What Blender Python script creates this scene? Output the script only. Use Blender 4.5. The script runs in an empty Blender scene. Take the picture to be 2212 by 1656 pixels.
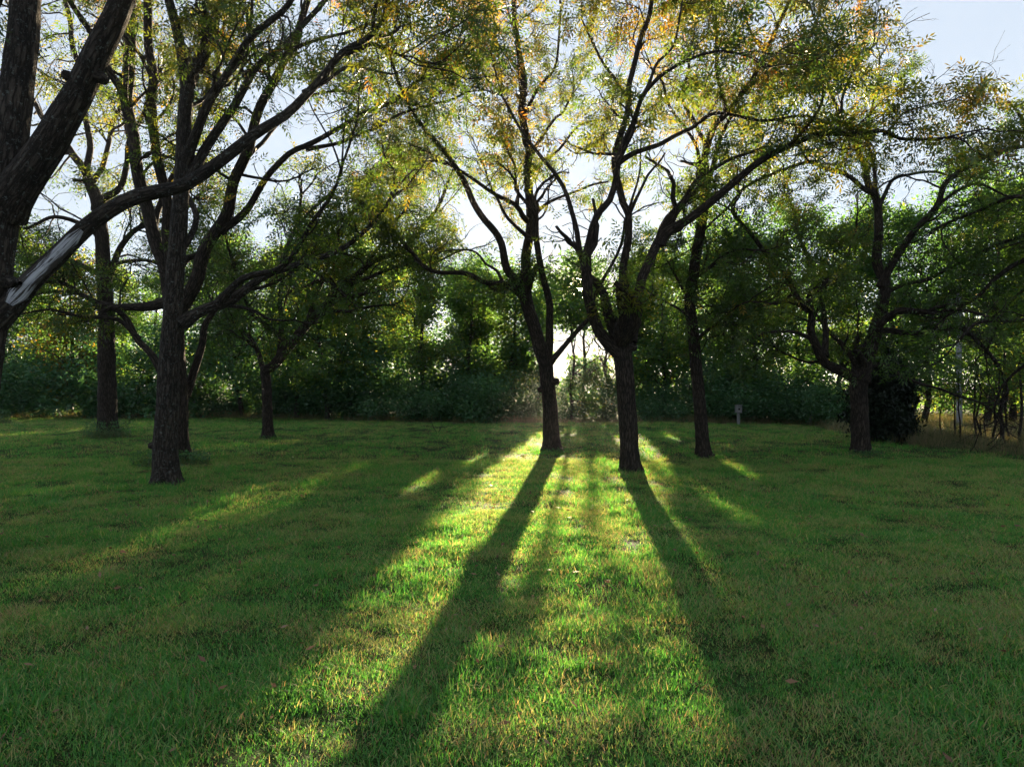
import bpy, math
import numpy as np
from mathutils import Vector

# ------------------------------------------------------------------ camera, sky, sun, exposure
SC = bpy.context.scene
COL = SC.collection
F, CX, HZ, CAMZ = 1475.0, 1106.0, 835.0, 1.6          # focal length in reference pixels, centre column, horizon row, eye height
cam = bpy.data.cameras.new('camera'); cam.lens = 24.0; cam.sensor_width = 36.0; cam.clip_end = 1000; cam.clip_start = 0.05
camo = bpy.data.objects.new('camera', cam); COL.objects.link(camo)
camo.location = (0, 0, CAMZ); camo.rotation_euler = (math.radians(90.27), 0, 0)
SC.camera = camo

SUN_AZ = math.atan(0.101)
SUN_SLOPE = 0.1424
S = np.array([0.101, 1.0, SUN_SLOPE]); S = S / np.linalg.norm(S)
SUN_EL = math.asin(S[2])
SKY_STRENGTH, SUN_STRENGTH, EXPOSURE, HAZE = 0.06, 5.0, 3.3, 0.0003

w = bpy.data.worlds.new('World'); SC.world = w; w.use_nodes = True
nt = w.node_tree; bg = nt.nodes['Background']
sky = nt.nodes.new('ShaderNodeTexSky'); sky.sky_type = 'NISHITA'; sky.sun_disc = False
sky.sun_elevation = SUN_EL; sky.sun_rotation = SUN_AZ; sky.dust_density = 0.05; sky.air_density = 1.0; sky.ozone_density = 1.5
veil = nt.nodes.new('ShaderNodeMix'); veil.data_type = 'RGBA'; veil.inputs[0].default_value = 0.94; veil.inputs[7].default_value = (1.12, 1.27, 1.48, 1)   # thin high haze evens the sky out
nt.links.new(sky.outputs[0], veil.inputs[6]); 
tcw = nt.nodes.new('ShaderNodeTexCoord'); dt = nt.nodes.new('ShaderNodeVectorMath'); dt.operation = 'DOT_PRODUCT'; dt.inputs[1].default_value = tuple(S)
nt.links.new(tcw.outputs['Generated'], dt.inputs[0])
acc = veil.outputs[2]
for ex, col in ((26000, (900, 700, 430)), (1500, (4.0, 2.6, 1.3))):        # the sun seen through the leaves and its aureole
    pw = nt.nodes.new('ShaderNodeMath'); pw.operation = 'POWER'; pw.use_clamp = True; mx0 = nt.nodes.new('ShaderNodeMath'); mx0.operation = 'MAXIMUM'; mx0.inputs[1].default_value = 0
    nt.links.new(dt.outputs['Value'], mx0.inputs[0]); nt.links.new(mx0.outputs[0], pw.inputs[0]); pw.inputs[1].default_value = ex
    vm = nt.nodes.new('ShaderNodeVectorMath'); vm.operation = 'MULTIPLY_ADD'; vm.inputs[1].default_value = col
    nt.links.new(pw.outputs[0], vm.inputs[0]); nt.links.new(acc, vm.inputs[2]); acc = vm.outputs[0]
nt.links.new(acc, bg.inputs[0]); bg.inputs[1].default_value = SKY_STRENGTH

sl = bpy.data.lights.new('sun', 'SUN'); sl.energy = SUN_STRENGTH; sl.angle = math.radians(0.5); sl.color = (1.0, 0.80, 0.52)
so = bpy.data.objects.new('sun', sl); COL.objects.link(so); so.location = (5, 60, 30)
so.rotation_euler = Vector(S).to_track_quat('Z', 'Y').to_euler()

SC.view_settings.view_transform = 'Standard'; SC.view_settings.look = 'None'; SC.view_settings.gamma = 1.0
SC.view_settings.use_curve_mapping = False; SC.view_settings.exposure = EXPOSURE
SC.render.engine = 'CYCLES'
cy = SC.cycles
cy.max_bounces = 6; cy.diffuse_bounces = 3; cy.transmission_bounces = 4; cy.volume_bounces = 0; cy.glossy_bounces = 2
cy.use_denoising = True
cy.sample_clamp_indirect = 6.0
cy.caustics_reflective = False; cy.caustics_refractive = False

rng = np.random.default_rng(11)

# ------------------------------------------------------------------ small maths helpers
_tab = np.random.default_rng(5).random(4096)
def _h(i, j, s): return _tab[(i * 73 + j * 179 + s * 311 + (i * j) % 97 * 13) % 4096]
def vnoise(x, y, s=0):
    x = np.asarray(x, float); y = np.asarray(y, float)
    i = np.floor(x).astype(int); j = np.floor(y).astype(int); fx = x - i; fy = y - j
    fx = fx * fx * (3 - 2 * fx); fy = fy * fy * (3 - 2 * fy)
    return (_h(i, j, s) * (1 - fx) + _h(i + 1, j, s) * fx) * (1 - fy) + (_h(i, j + 1, s) * (1 - fx) + _h(i + 1, j + 1, s) * fx) * fy
def fbm(x, y, s=0, o=4):
    t = 0; a = 0.5
    for k in range(o): t = t + a * vnoise(x * 2 ** k, y * 2 ** k, s + k); a *= 0.5
    return t
def ground_z(x, y):
    x = np.asarray(x, float); y = np.asarray(y, float)
    return (fbm(x * 0.22, y * 0.22, 3, 2) - 0.375) * 0.12 + (fbm(x * 1.5, y * 2.2, 9, 3) - 0.44) * 0.07
def P(x, y, D): return np.array([(x - CX) / F * D, D, CAMZ + (HZ - y) / F * D])
def px_of(p): return CX + p[..., 0] / p[..., 1] * F, HZ - (p[..., 2] - CAMZ) / p[..., 1] * F
def norm(v): return v / np.maximum(np.linalg.norm(v, axis=-1, keepdims=True), 1e-9)
def sstep(a, b, x): t = np.clip((x - a) / (b - a), 0, 1); return t * t * (3 - 2 * t)

# the gap in the wood through which the low sun reaches the lawn: u across the beam, v along it (metres on the lawn)
def lit(u, v):
    left, right = -1.66, np.interp(v, [3, 5.4, 9, 12, 16], [.85, .95, 1.3, 1.75, 2.0])
    n1 = fbm(u * 2.2 + 7, v * 0.7, 21, 3) / 0.875
    core = sstep(left - 0.15, left + 0.1, u + (n1 - .5) * .35) * (1 - sstep(right - 0.1, right + 0.2, u + (n1 - .5) * .4))
    near = np.interp(v, [2.0, 3.5, 5.0, 7.0, 9.0], [0.45, 0.60, 0.75, 0.90, 1.0])
    far = np.interp(v, [13.5, 15.5, 18, 22, 26, 31], [1.0, 0.55, 0.25, 0.22, 0.35, 0.1])
    far = np.where((u > 0.95) | (u < -0.75), np.interp(v, [14, 19, 23, 27], [1.0, .9, .4, .1]), far)
    a = core * near * far
    a = np.where(a > 0.95, 1.0, np.where(n1 < 0.25 + a * 0.62, np.minimum(1, a * 1.25 + .2), a * 0.35) * (core > .02))
    def spot(u0, v0, ru, rv): return np.exp(-(((u - u0) / ru) ** 2 + ((v - v0) / rv) ** 2) ** 2)
    for q in ((3.15, 13.4, 0.32, 2.2), (2.75, 21, .35, 2.0), (3.9, 18, .2, 1.5), (-4.2, 18, .3, 1.6), (-10.6, 22.5, .7, 1.2), (-12.6, 22.8, .9, .9), (-14.0, 25, .6, 1.2),
              (-2.6, 11, .18, 1.2), (-2.3, 14.5, .25, 1.8), (1.9, 9.4, .22, 1.6), (-17.5, 22, .6, .8), (5.2, 15, .3, 1.2)):
        a = np.maximum(a, spot(*q))
    return a
def beam_keep(p, r):
    """True where a leaf stays: the wood is open along the beam"""
    t = p[..., 2] / SUN_SLOPE
    v = p[..., 1] - t; u = (p[..., 0] - 0.101 * p[..., 1])
    L = np.where((v > 1.5) & (v < p[..., 1] - 1.0), lit(u, v), 0)
    L = np.where(v > 31, 0, L)
    q = p - np.array([0, 0, 1.6]); off = np.linalg.norm(q - (q @ S)[..., None] * S, axis=-1); L = np.where(off < .12, 1, L)    # the small chink the sun is seen through
    c = np.clip((vnoise(p[..., 0] * 2.6 + p[..., 2] * 1.7, p[..., 1] * 1.2 + p[..., 2] * 3.1, 91) - .5) * 1.5 + .5, 0.001, .999)
    return .8 * c + .2 * r > L

# ------------------------------------------------------------------ mesh helpers
def mesh_from(name, V, polys=None, sizes=None, loops=None, mat=None, attrs=None, smooth=False):
    me = bpy.data.meshes.new(name)
    if loops is None:
        polys = np.asarray(polys, np.int32); k = polys.shape[1]; loops = polys.ravel(); sizes = np.full(len(polys), k, np.int32)
    me.vertices.add(len(V)); me.vertices.foreach_set('co', np.asarray(V, np.float32).ravel())
    me.loops.add(len(loops)); me.loops.foreach_set('vertex_index', loops.astype(np.int32))
    me.polygons.add(len(sizes)); st = np.concatenate([[0], np.cumsum(sizes)[:-1]]).astype(np.int32)
    me.polygons.foreach_set('loop_start', st)
    if smooth: me.polygons.foreach_set('use_smooth', np.ones(len(sizes), bool))
    for an, (ty, arr) in (attrs or {}).items():
        a = me.attributes.new(an, ty, 'POINT')
        a.data.foreach_set('vector' if ty == 'FLOAT_VECTOR' else 'value', np.asarray(arr, np.float32).ravel())
    me.update(calc_edges=True)
    if mat: me.materials.append(mat)
    return me
def link(name, me, parent=None):
    o = bpy.data.objects.new(name, me); COL.objects.link(o)
    if parent: o.parent = parent
    return o
def tag(o, label, cat, group=None, kind=None):
    if label: o['label'] = label
    if cat: o['category'] = cat
    if group: o['group'] = group
    if kind: o['kind'] = kind
    return o
def empty(name, loc, label, cat, group=None):
    o = bpy.data.objects.new(name, None); COL.objects.link(o); o.location = loc; o.empty_display_size = 0.3
    return tag(o, label, cat, group)

def tubes(PTS, R, sides, ridge=0.0, seed=0, lobes=None):
    """PTS (N,K,3), R (N,K) -> V, quads, bark coords"""
    N, K, _ = PTS.shape
    T = np.empty_like(PTS); T[:, 1:-1] = PTS[:, 2:] - PTS[:, :-2]; T[:, 0] = PTS[:, 1] - PTS[:, 0]; T[:, -1] = PTS[:, -1] - PTS[:, -2]
    T = norm(T)
    ref = np.zeros((N, 1, 3)) + np.array([0.0, -1.0, 0.0]) ; al = np.abs(T[..., 1:2]) > 0.9
    ref = np.where(al.any(axis=1, keepdims=True), np.array([1.0, 0, 0]), ref)
    A = norm(ref - T * (ref * T).sum(-1, keepdims=True)); B = np.cross(T, A)
    ang = np.arange(sides) / sides * 2 * np.pi
    ca, sa = np.cos(ang), np.sin(ang)
    ln = np.concatenate([np.zeros((N, 1)), np.cumsum(np.linalg.norm(np.diff(PTS, axis=1), axis=-1), axis=1)], 1)
    RR = np.repeat(R[:, :, None], sides, 2)
    if ridge > 0:
        aa = ang[None, None, :] / (2 * np.pi); nn = 22
        f = vnoise((aa * nn) % nn + ln[:, :, None] * 0.8, ln[:, :, None] * 5.0, 4 + seed) * .6 + vnoise(aa * nn * 2, ln[:, :, None] * 11.0, 8 + seed) * .4
        big = np.sin(ang * 3 + 1.3 + seed)[None, None, :] * np.sin(ln * 1.7 + seed)[:, :, None] * .025
        RR = RR * (1 + (f - .5) * 2 * ridge + big)
    if lobes is not None: RR = RR * (1 + lobes[:, :, None] * (np.sin(ang * 4 + seed)[None, None, :] * .6 + np.sin(ang * 7 + seed * 2)[None, None, :] * .4 + .2))
    V = PTS[:, :, None, :] + RR[..., None] * (ca[:, None] * A[:, :, None, :] + sa[:, None] * B[:, :, None, :])
    bk = np.empty_like(V); bk[..., 0] = R[:, :, None] * ca; bk[..., 1] = R[:, :, None] * sa; bk[..., 2] = ln[:, :, None] + (np.arange(N) * 1.37 % 50)[:, None, None]
    idx = np.arange(N * K * sides).reshape(N, K, sides)
    a = idx[:, :-1, :]; b = np.roll(idx, -1, 2)[:, :-1, :]; c = np.roll(idx, -1, 2)[:, 1:, :]; d = idx[:, 1:, :]
    Q = np.stack([a, b, c, d], -1).reshape(-1, 4)
    return V.reshape(-1, 3), Q, bk.reshape(-1, 3)
class Parts:
    def __init__(s): s.V = []; s.Q = []; s.B = []; s.n = 0
    def add(s, t): V, Q, B = t; s.V.append(V); s.Q.append(Q + s.n); s.B.append(B); s.n += len(V)
    def mesh(s, name, mat, origin=(0, 0, 0)):
        return mesh_from(name, np.concatenate(s.V) - np.asarray(origin), np.concatenate(s.Q), mat=mat, attrs={'bk': ('FLOAT_VECTOR', np.concatenate(s.B))}, smooth=True)

def grow(P0, D0, L, R, K, curv, trop, r, taper=0.45, droop=None):
    N = len(P0); pts = np.empty((N, K + 1, 3)); pts[:, 0] = P0; d = norm(D0)
    bend = r.normal(size=(N, 3)) * curv
    for k in range(K):
        d = norm(d + bend / K + r.normal(size=(N, 3)) * curv * 0.55 + np.array([0, 0, 1.0]) * trop / K)
        pts[:, k + 1] = pts[:, k] + d * (L / K)[:, None]
    rr = R[:, None] * np.linspace(1, taper, K + 1)[None, :]
    return pts, rr
def children(pts, rr, per, r, lo=0.25, ang=(0.6, 1.1), flat=0.0):
    N, K, _ = pts.shape
    tot = N * per
    b = np.repeat(np.arange(N), per)
    t = lo + (1 - lo) * ((np.tile(np.arange(per), N) + r.random(tot)) / per)
    f = t * (K - 1); i = np.minimum(f.astype(int), K - 2); fr = (f - i)[:, None]
    p = pts[b, i] * (1 - fr) + pts[b, i + 1] * fr
    d = norm(pts[b, i + 1] - pts[b, i]); q = r.normal(size=(tot, 3)); q[:, 2] *= (1 - flat)
    q = norm(q - d * (q * d).sum(1, keepdims=True)); a = r.uniform(*ang, tot)[:, None]
    return p, norm(d * np.cos(a) + q * np.sin(a)), rr[b, i], t, b

# pinnate leaf template: rachis along +x, leaflets in the xy plane, drooping
def pinnate(npair):
    V = []; 
    Lr = 0.2
    def leaflet(b, d, L, W):
        n = np.array([-d[1], d[0], 0.0]); m = b + d * L * 0.45
        V.extend([b, m + n * W / 2 + [0, 0, -.004], b + d * L + np.array([0, 0, -0.022]), m - n * W / 2 + [0, 0, -.004]])
    for k in range(npair):
        x = 0.05 + Lr * k / npair; z = -0.06 * (x / Lr) ** 2
        for s in (-1, 1):
            a = math.radians(58 - 5 * k) * s
            leaflet(np.array([x, 0, z]), np.array([math.cos(a), math.sin(a), -0.25 - .1 * k]), 0.078 + 0.009 * k, 0.033)
    leaflet(np.array([Lr + .03, 0, -.06]), np.array([1.0, 0, -0.4]), 0.10, 0.036)
    return np.array(V, float)
LEAF3, LEAF2 = pinnate(3), pinnate(2)
def place(T, P0, D0, scale, r, roll=0.8):
    """copies of template T (n,3) at P0 with x axis along D0"""
    N = len(P0); X = norm(D0); up = np.array([0, 0, 1.0]) + r.normal(size=(N, 3)) * roll
    Y = norm(np.cross(up, X)); Z = np.cross(X, Y)
    V = P0[:, None, :] + scale[:, None, None] * (T[None, :, 0:1] * X[:, None] + T[None, :, 1:2] * Y[:, None] + T[None, :, 2:3] * Z[:, None])
    return V
def leaf_mesh(name, V, tint, mat, origin=(0, 0, 0)):
    n = V.shape[0] * V.shape[1]; V = V.reshape(-1, 3) - np.asarray(origin)
    return mesh_from(name, V, np.arange(n).reshape(-1, 4), mat=mat, attrs={'tint': ('FLOAT', tint)})

# ------------------------------------------------------------------ materials
def newmat(name):
    m = bpy.data.materials.new(name); m.use_nodes = True; n = m.node_tree; n.nodes.clear(); return m, n.nodes, n.links
def ramp(N, stops):
    c = N.new('ShaderNodeValToRGB'); e = c.color_ramp.elements
    while len(e) < len(stops): e.new(0.5)
    for k, (p, col) in enumerate(stops): e[k].position = p; e[k].color = (*col, 1)
    return c
def leaf_mat(name, stops, trans=0.5, tcol=1.9, noise=0.0, nscale=0.4, gloss=0.35, inst=False):
    m, N, Lk = newmat(name)
    out = N.new('ShaderNodeOutputMaterial'); at = N.new('ShaderNodeAttribute'); at.attribute_name = 'tint'
    fac = at.outputs['Fac']
    if noise:
        ge = N.new('ShaderNodeNewGeometry'); no = N.new('ShaderNodeTexNoise'); no.inputs['Scale'].default_value = nscale; no.inputs['Detail'].default_value = 3
        Lk.new(ge.outputs['Position'], no.inputs['Vector'])
        ma = N.new('ShaderNodeMath'); ma.operation = 'MULTIPLY_ADD'; ma.inputs[1].default_value = noise
        sb = N.new('ShaderNodeMath'); sb.operation = 'SUBTRACT'; sb.inputs[1].default_value = 0.5
        Lk.new(no.outputs['Fac'], sb.inputs[0]); Lk.new(sb.outputs[0], ma.inputs[0]); Lk.new(fac, ma.inputs[2]); fac = ma.outputs[0]
    if inst:
        oi = N.new('ShaderNodeObjectInfo'); mi = N.new('ShaderNodeMath'); mi.operation = 'MULTIPLY_ADD'; mi.inputs[1].default_value = .22; ms = N.new('ShaderNodeMath'); ms.operation = 'SUBTRACT'; ms.inputs[1].default_value = .5
        Lk.new(oi.outputs['Random'], ms.inputs[0]); Lk.new(ms.outputs[0], mi.inputs[0]); Lk.new(fac, mi.inputs[2]); fac = mi.outputs[0]
    c = ramp(N, stops); Lk.new(fac, c.inputs[0])
    df = N.new('ShaderNodeBsdfDiffuse'); tr = N.new('ShaderNodeBsdfTranslucent'); mx = N.new('ShaderNodeMixShader'); mx.inputs[0].default_value = trans
    mu = N.new('ShaderNodeMix'); mu.data_type = 'RGBA'; mu.blend_type = 'MULTIPLY'; mu.inputs[0].default_value = 1; mu.inputs[7].default_value = (tcol * 1.1, tcol, tcol * 0.55, 1)
    Lk.new(c.outputs[0], df.inputs[0]); Lk.new(c.outputs[0], mu.inputs[6]); Lk.new(mu.outputs[2], tr.inputs[0])
    Lk.new(df.outputs[0], mx.inputs[1]); Lk.new(tr.outputs[0], mx.inputs[2])
    gl = N.new('ShaderNodeBsdfGlossy'); gl.inputs['Roughness'].default_value = gloss; gl.inputs[0].default_value = (1, 1, 1, 1); m2 = N.new('ShaderNodeMixShader'); m2.inputs[0].default_value = 0.02
    Lk.new(mx.outputs[0], m2.inputs[1]); Lk.new(gl.outputs[0], m2.inputs[2]); Lk.new(m2.outputs[0], out.inputs[0])
    return m
M_PECAN = leaf_mat('pecan_leaf', [(0, (.028, .065, .015)), (.35, (.05, .10, .016)), (.62, (.10, .115, .015)), (.82, (.20, .13, .018)), (1, (.24, .085, .018))], .5, 1.3, .45, .5)
M_PECANG = leaf_mat('green_leaf', [(0, (.025, .06, .012)), (.5, (.045, .09, .015)), (.85, (.09, .11, .015)), (1, (.17, .11, .016))], .5, 2.0, .35, .5)
M_WOODLEAF = leaf_mat('treeline_leaf', [(0, (.022, .065, .024)), (.5, (.05, .11, .022)), (.85, (.11, .13, .018)), (1, (.20, .10, .02))], .55, 2.4, .6, .25)
M_HEDGE = leaf_mat('shrub_leaf', [(0, (.026, .085, .040)), (.6, (.05, .13, .050)), (1, (.10, .16, .04))], .35, 1.5, .3, .6)
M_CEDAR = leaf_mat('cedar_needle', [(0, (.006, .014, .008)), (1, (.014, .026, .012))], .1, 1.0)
M_WEED = leaf_mat('weed_blade', [(0, (.05, .10, .035)), (.45, (.11, .13, .055)), (.75, (.24, .19, .11)), (1, (.30, .22, .14))], .35, 1.3, .5, .5)
M_GRASS = leaf_mat('grass_blade', [(0, (.022, .115, .024)), (.35, (.05, .20, .032)), (.6, (.10, .25, .045)), (.8, (.21, .27, .09)), (.9, (.32, .28, .13)), (1, (.20, .13, .07))], .5, 2.0, .15, 2.2, .55, True)

def bark_mat(name, dark, light, scale=1.0, lichen=0.0):
    m, N, Lk = newmat(name)
    out = N.new('ShaderNodeOutputMaterial'); bs = N.new('ShaderNodeBsdfPrincipled'); bs.inputs['Roughness'].default_value = 0.9; bs.inputs['Specular IOR Level'].default_value = 0.2
    at = N.new('ShaderNodeAttribute'); at.attribute_name = 'bk'
    mp = N.new('ShaderNodeMapping'); mp.inputs['Scale'].default_value = (scale, scale, scale * 0.19); Lk.new(at.outputs['Vector'], mp.inputs[0])
    vo = N.new('ShaderNodeTexVoronoi'); vo.feature = 'DISTANCE_TO_EDGE'; vo.inputs['Scale'].default_value = 30
    no = N.new('ShaderNodeTexNoise'); no.inputs['Scale'].default_value = 38; no.inputs['Detail'].default_value = 5; no.inputs['Roughness'].default_value = .65
    n3 = N.new('ShaderNodeTexNoise'); n3.inputs['Scale'].default_value = 3.0; n3.inputs['Detail'].default_value = 3
    wv = N.new('ShaderNodeMix'); wv.data_type = 'VECTOR'; wv.inputs[0].default_value = .06
    Lk.new(mp.outputs[0], no.inputs[0]); Lk.new(mp.outputs[0], wv.inputs[4]); Lk.new(no.outputs['Color'], wv.inputs[5]); Lk.new(wv.outputs[1], vo.inputs[0]); Lk.new(at.outputs['Vector'], n3.inputs[0])
    ed = N.new('ShaderNodeMath'); ed.operation = 'MULTIPLY'; ed.inputs[1].default_value = 3.5; ed.use_clamp = True; Lk.new(vo.outputs['Distance'], ed.inputs[0])
    ad = N.new('ShaderNodeMath'); ad.operation = 'MULTIPLY'; Lk.new(ed.outputs[0], ad.inputs[0]); Lk.new(no.outputs['Fac'], ad.inputs[1])
    c = ramp(N, [(0.05, dark), (.7, light)]); Lk.new(ad.outputs[0], c.inputs[0])
    col = c.outputs[0]
    if lichen:
        nl = N.new('ShaderNodeTexNoise'); nl.inputs['Scale'].default_value = 26; nl.inputs['Detail'].default_value = 6; nl.inputs['Roughness'].default_value = .75; Lk.new(at.outputs['Vector'], nl.inputs[0])
        rl = ramp(N, [(.57, (0, 0, 0)), (.65, (1, 1, 1))]); Lk.new(nl.outputs['Fac'], rl.inputs[0])
        mx = N.new('ShaderNodeMix'); mx.data_type = 'RGBA'; mx.inputs[7].default_value = (.12, .14, .135, 1); Lk.new(rl.outputs[0], mx.inputs[0]); Lk.new(col, mx.inputs[6]); col = mx.outputs[2]
    m4 = N.new('ShaderNodeMix'); m4.data_type = 'RGBA'; m4.blend_type = 'MULTIPLY'; m4.inputs[0].default_value = .6; r4 = ramp(N, [(.3, (.5, .5, .5)), (.7, (1.25, 1.2, 1.1))]); Lk.new(n3.outputs['Fac'], r4.inputs[0])
    Lk.new(col, m4.inputs[6]); Lk.new(r4.outputs[0], m4.inputs[7]); Lk.new(m4.outputs[2], bs.inputs[0])
    bp = N.new('ShaderNodeBump'); bp.inputs['Strength'].default_value = 1.0; bp.inputs['Distance'].default_value = .035; Lk.new(ad.outputs[0], bp.inputs['Height']); Lk.new(bp.outputs[0], bs.inputs['Normal'])
    Lk.new(bs.outputs[0], out.inputs[0]); return m
M_BARK = bark_mat('pecan_bark', (.013, .010, .008), (.085, .066, .052))
M_BARKL = bark_mat('lichened_bark', (.014, .011, .009), (.085, .070, .058), .8, 1.0)
M_BARKW = bark_mat('treeline_bark', (.018, .015, .012), (.08, .07, .06), .8)
def bare_mat():
    m, N, Lk = newmat('peeled_dead_wood'); out = N.new('ShaderNodeOutputMaterial'); bs = N.new('ShaderNodeBsdfPrincipled'); bs.inputs['Roughness'].default_value = .75
    at = N.new('ShaderNodeAttribute'); at.attribute_name = 'bk'
    def noi(sc, vec, d=5, ro=.65):
        mp = N.new('ShaderNodeMapping'); mp.inputs['Scale'].default_value = vec; Lk.new(at.outputs['Vector'], mp.inputs[0]); n = N.new('ShaderNodeTexNoise'); n.inputs['Scale'].default_value = sc; n.inputs['Detail'].default_value = d; n.inputs['Roughness'].default_value = ro; Lk.new(mp.outputs[0], n.inputs[0]); return n.outputs['Fac']
    def mth(op, a, b):
        x = N.new('ShaderNodeMath'); x.operation = op
        for k, q_ in enumerate((a, b)):
            if isinstance(q_, (int, float)): x.inputs[k].default_value = q_
            else: Lk.new(q_, x.inputs[k])
        return x.outputs[0]
    grain = noi(26, (1, 1, .07)); blot = noi(5, (2.2, 1, .55), 4, .6)
    sx = N.new('ShaderNodeSeparateXYZ'); Lk.new(at.outputs['Vector'], sx.inputs[0])
    edge = mth('POWER', mth('ABSOLUTE', mth('DIVIDE', sx.outputs[0], .22), 0), 2.5)
    k = mth('SUBTRACT', blot, mth('MULTIPLY', edge, .30)); k = mth('ADD', k, mth('MULTIPLY', mth('SUBTRACT', grain, .5), .35))
    pale = ramp(N, [(.28, (.10, .10, .105)), (.5, (.34, .35, .38)), (.75, (.52, .53, .56))]); Lk.new(grain, pale.inputs[0])
    sel = ramp(N, [(.38, (0, 0, 0)), (.44, (1, 1, 1))]); Lk.new(k, sel.inputs[0])
    mx = N.new('ShaderNodeMix'); mx.data_type = 'RGBA'; mx.inputs[6].default_value = (.03, .024, .02, 1); Lk.new(sel.outputs[0], mx.inputs[0]); Lk.new(pale.outputs[0], mx.inputs[7]); Lk.new(mx.outputs[2], bs.inputs[0])
    bp = N.new('ShaderNodeBump'); bp.inputs['Strength'].default_value = 1; bp.inputs['Distance'].default_value = .03; Lk.new(mth('ADD', grain, mth('MULTIPLY', sel.outputs[0], -.5)), bp.inputs['Height']); Lk.new(bp.outputs[0], bs.inputs['Normal'])
    Lk.new(bs.outputs[0], out.inputs[0]); return m
M_BARE = bare_mat()
def plain_mat(name, col, rough=.8, nscale=20, var=.35, bump=.3):
    m, N, Lk = newmat(name); out = N.new('ShaderNodeOutputMaterial'); bs = N.new('ShaderNodeBsdfPrincipled'); bs.inputs['Roughness'].default_value = rough
    tc = N.new('ShaderNodeTexCoord'); no = N.new('ShaderNodeTexNoise'); no.inputs['Scale'].default_value = nscale; no.inputs['Detail'].default_value = 5; Lk.new(tc.outputs['Object'], no.inputs[0])
    c = ramp(N, [(.25, tuple(x * (1 - var) for x in col)), (.75, tuple(x * (1 + var) for x in col))]); Lk.new(no.outputs['Fac'], c.inputs[0]); Lk.new(c.outputs[0], bs.inputs[0])
    bp = N.new('ShaderNodeBump'); bp.inputs['Strength'].default_value = bump; bp.inputs['Distance'].default_value = .01; Lk.new(no.outputs['Fac'], bp.inputs['Height']); Lk.new(bp.outputs[0], bs.inputs['Normal'])
    Lk.new(bs.outputs[0], out.inputs[0]); return m
M_SOIL = plain_mat('dark_soil', (.045, .032, .022), .95, 25)
M_PALE = plain_mat('pale_weathered_wood', (.17, .17, .175), .8, 30, .2)
M_POLE = plain_mat('pale_grey_pole', (.24, .25, .28), .7, 12, .2)
M_HOLE = plain_mat('dark_opening', (.012, .011, .01), .9, 10)

def ground_mat():
    m, N, Lk = newmat('lawn_soil_and_thatch'); out = N.new('ShaderNodeOutputMaterial'); bs = N.new('ShaderNodeBsdfPrincipled'); bs.inputs['Roughness'].default_value = .95; bs.inputs['Specular IOR Level'].default_value = .1
    ge = N.new('ShaderNodeNewGeometry')
    def noi(s, d=4, r=.6):
        n = N.new('ShaderNodeTexNoise'); n.inputs['Scale'].default_value = s; n.inputs['Detail'].default_value = d; n.inputs['Roughness'].default_value = r; Lk.new(ge.outputs['Position'], n.inputs[0]); return n
    a, b, c = noi(.5), noi(6, 6, .7), noi(60, 4, .7)
    ra = ramp(N, [(.25, (.022, .052, .012)), (.5, (.035, .065, .016)), (.75, (.05, .06, .022))]); Lk.new(a.outputs['Fac'], ra.inputs[0])
    rb = ramp(N, [(.3, (.45, .42, .38)), (.65, (1.2, 1.15, 1.0))]); Lk.new(b.outputs['Fac'], rb.inputs[0])
    mx = N.new('ShaderNodeMix'); mx.data_type = 'RGBA'; mx.blend_type = 'MULTIPLY'; mx.inputs[0].default_value = .9; Lk.new(ra.outputs[0], mx.inputs[6]); Lk.new(rb.outputs[0], mx.inputs[7])
    Lk.new(mx.outputs[2], bs.inputs[0])
    bp = N.new('ShaderNodeBump'); bp.inputs['Strength'].default_value = 1; bp.inputs['Distance'].default_value = .04; Lk.new(c.outputs['Fac'], bp.inputs['Height'])
    b2 = N.new('ShaderNodeBump'); b2.inputs['Strength'].default_value = 1; b2.inputs['Distance'].default_value = .08; Lk.new(b.outputs['Fac'], b2.inputs['Height']); Lk.new(bp.outputs[0], b2.inputs['Normal'])
    Lk.new(b2.outputs[0], bs.inputs['Normal']); Lk.new(bs.outputs[0], out.inputs[0]); return m

# ------------------------------------------------------------------ ground
def nonuni(lo, hi, step0, g):
    a = [0.0]; s = step0
    while a[-1] < hi: a.append(a[-1] + s); s *= g
    b = [0.0]; s = step0
    while b[-1] > lo: b.append(b[-1] - s); s *= g
    return np.array(sorted(set(b + a)))
gx = nonuni(-230, 230, .08, 1.035); gy = nonuni(-25, 320, .08, 1.02) + 3.0
X, Y = np.meshgrid(gx, gy)
Z = ground_z(X, Y)
nx, ny = len(gx), len(gy)
ii = np.arange(nx * ny).reshape(ny, nx)
q = np.stack([ii[:-1, :-1], ii[:-1, 1:], ii[1:, 1:], ii[1:, :-1]], -1).reshape(-1, 4)
g = link('ground', mesh_from('ground', np.stack([X, Y, Z], -1).reshape(-1, 3), q, mat=ground_mat(), smooth=True)); g['kind'] = 'structure'

# ------------------------------------------------------------------ near trees, limbs traced as (x, y) in the photograph, each given its own distance
def catmull(pts, step):
    pts = np.asarray(pts, float); n = len(pts)
    if n < 2: return pts
    e = np.vstack([2 * pts[0] - pts[1], pts, 2 * pts[-1] - pts[-2]])
    outp = []
    for i in range(n - 1):
        p0, p1, p2, p3 = e[i:i + 4]; L = np.linalg.norm(p2[:3] - p1[:3]); m = max(1, int(round(L / step)))
        t = (np.arange(m) / m)[:, None]
        outp.append(0.5 * ((2 * p1) + (-p0 + p2) * t + (2 * p0 - 5 * p1 + 4 * p2 - p3) * t ** 2 + (-p0 + 3 * p1 - 3 * p2 + p3) * t ** 3))
    outp.append(pts[-1:]); return np.concatenate(outp)

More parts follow.
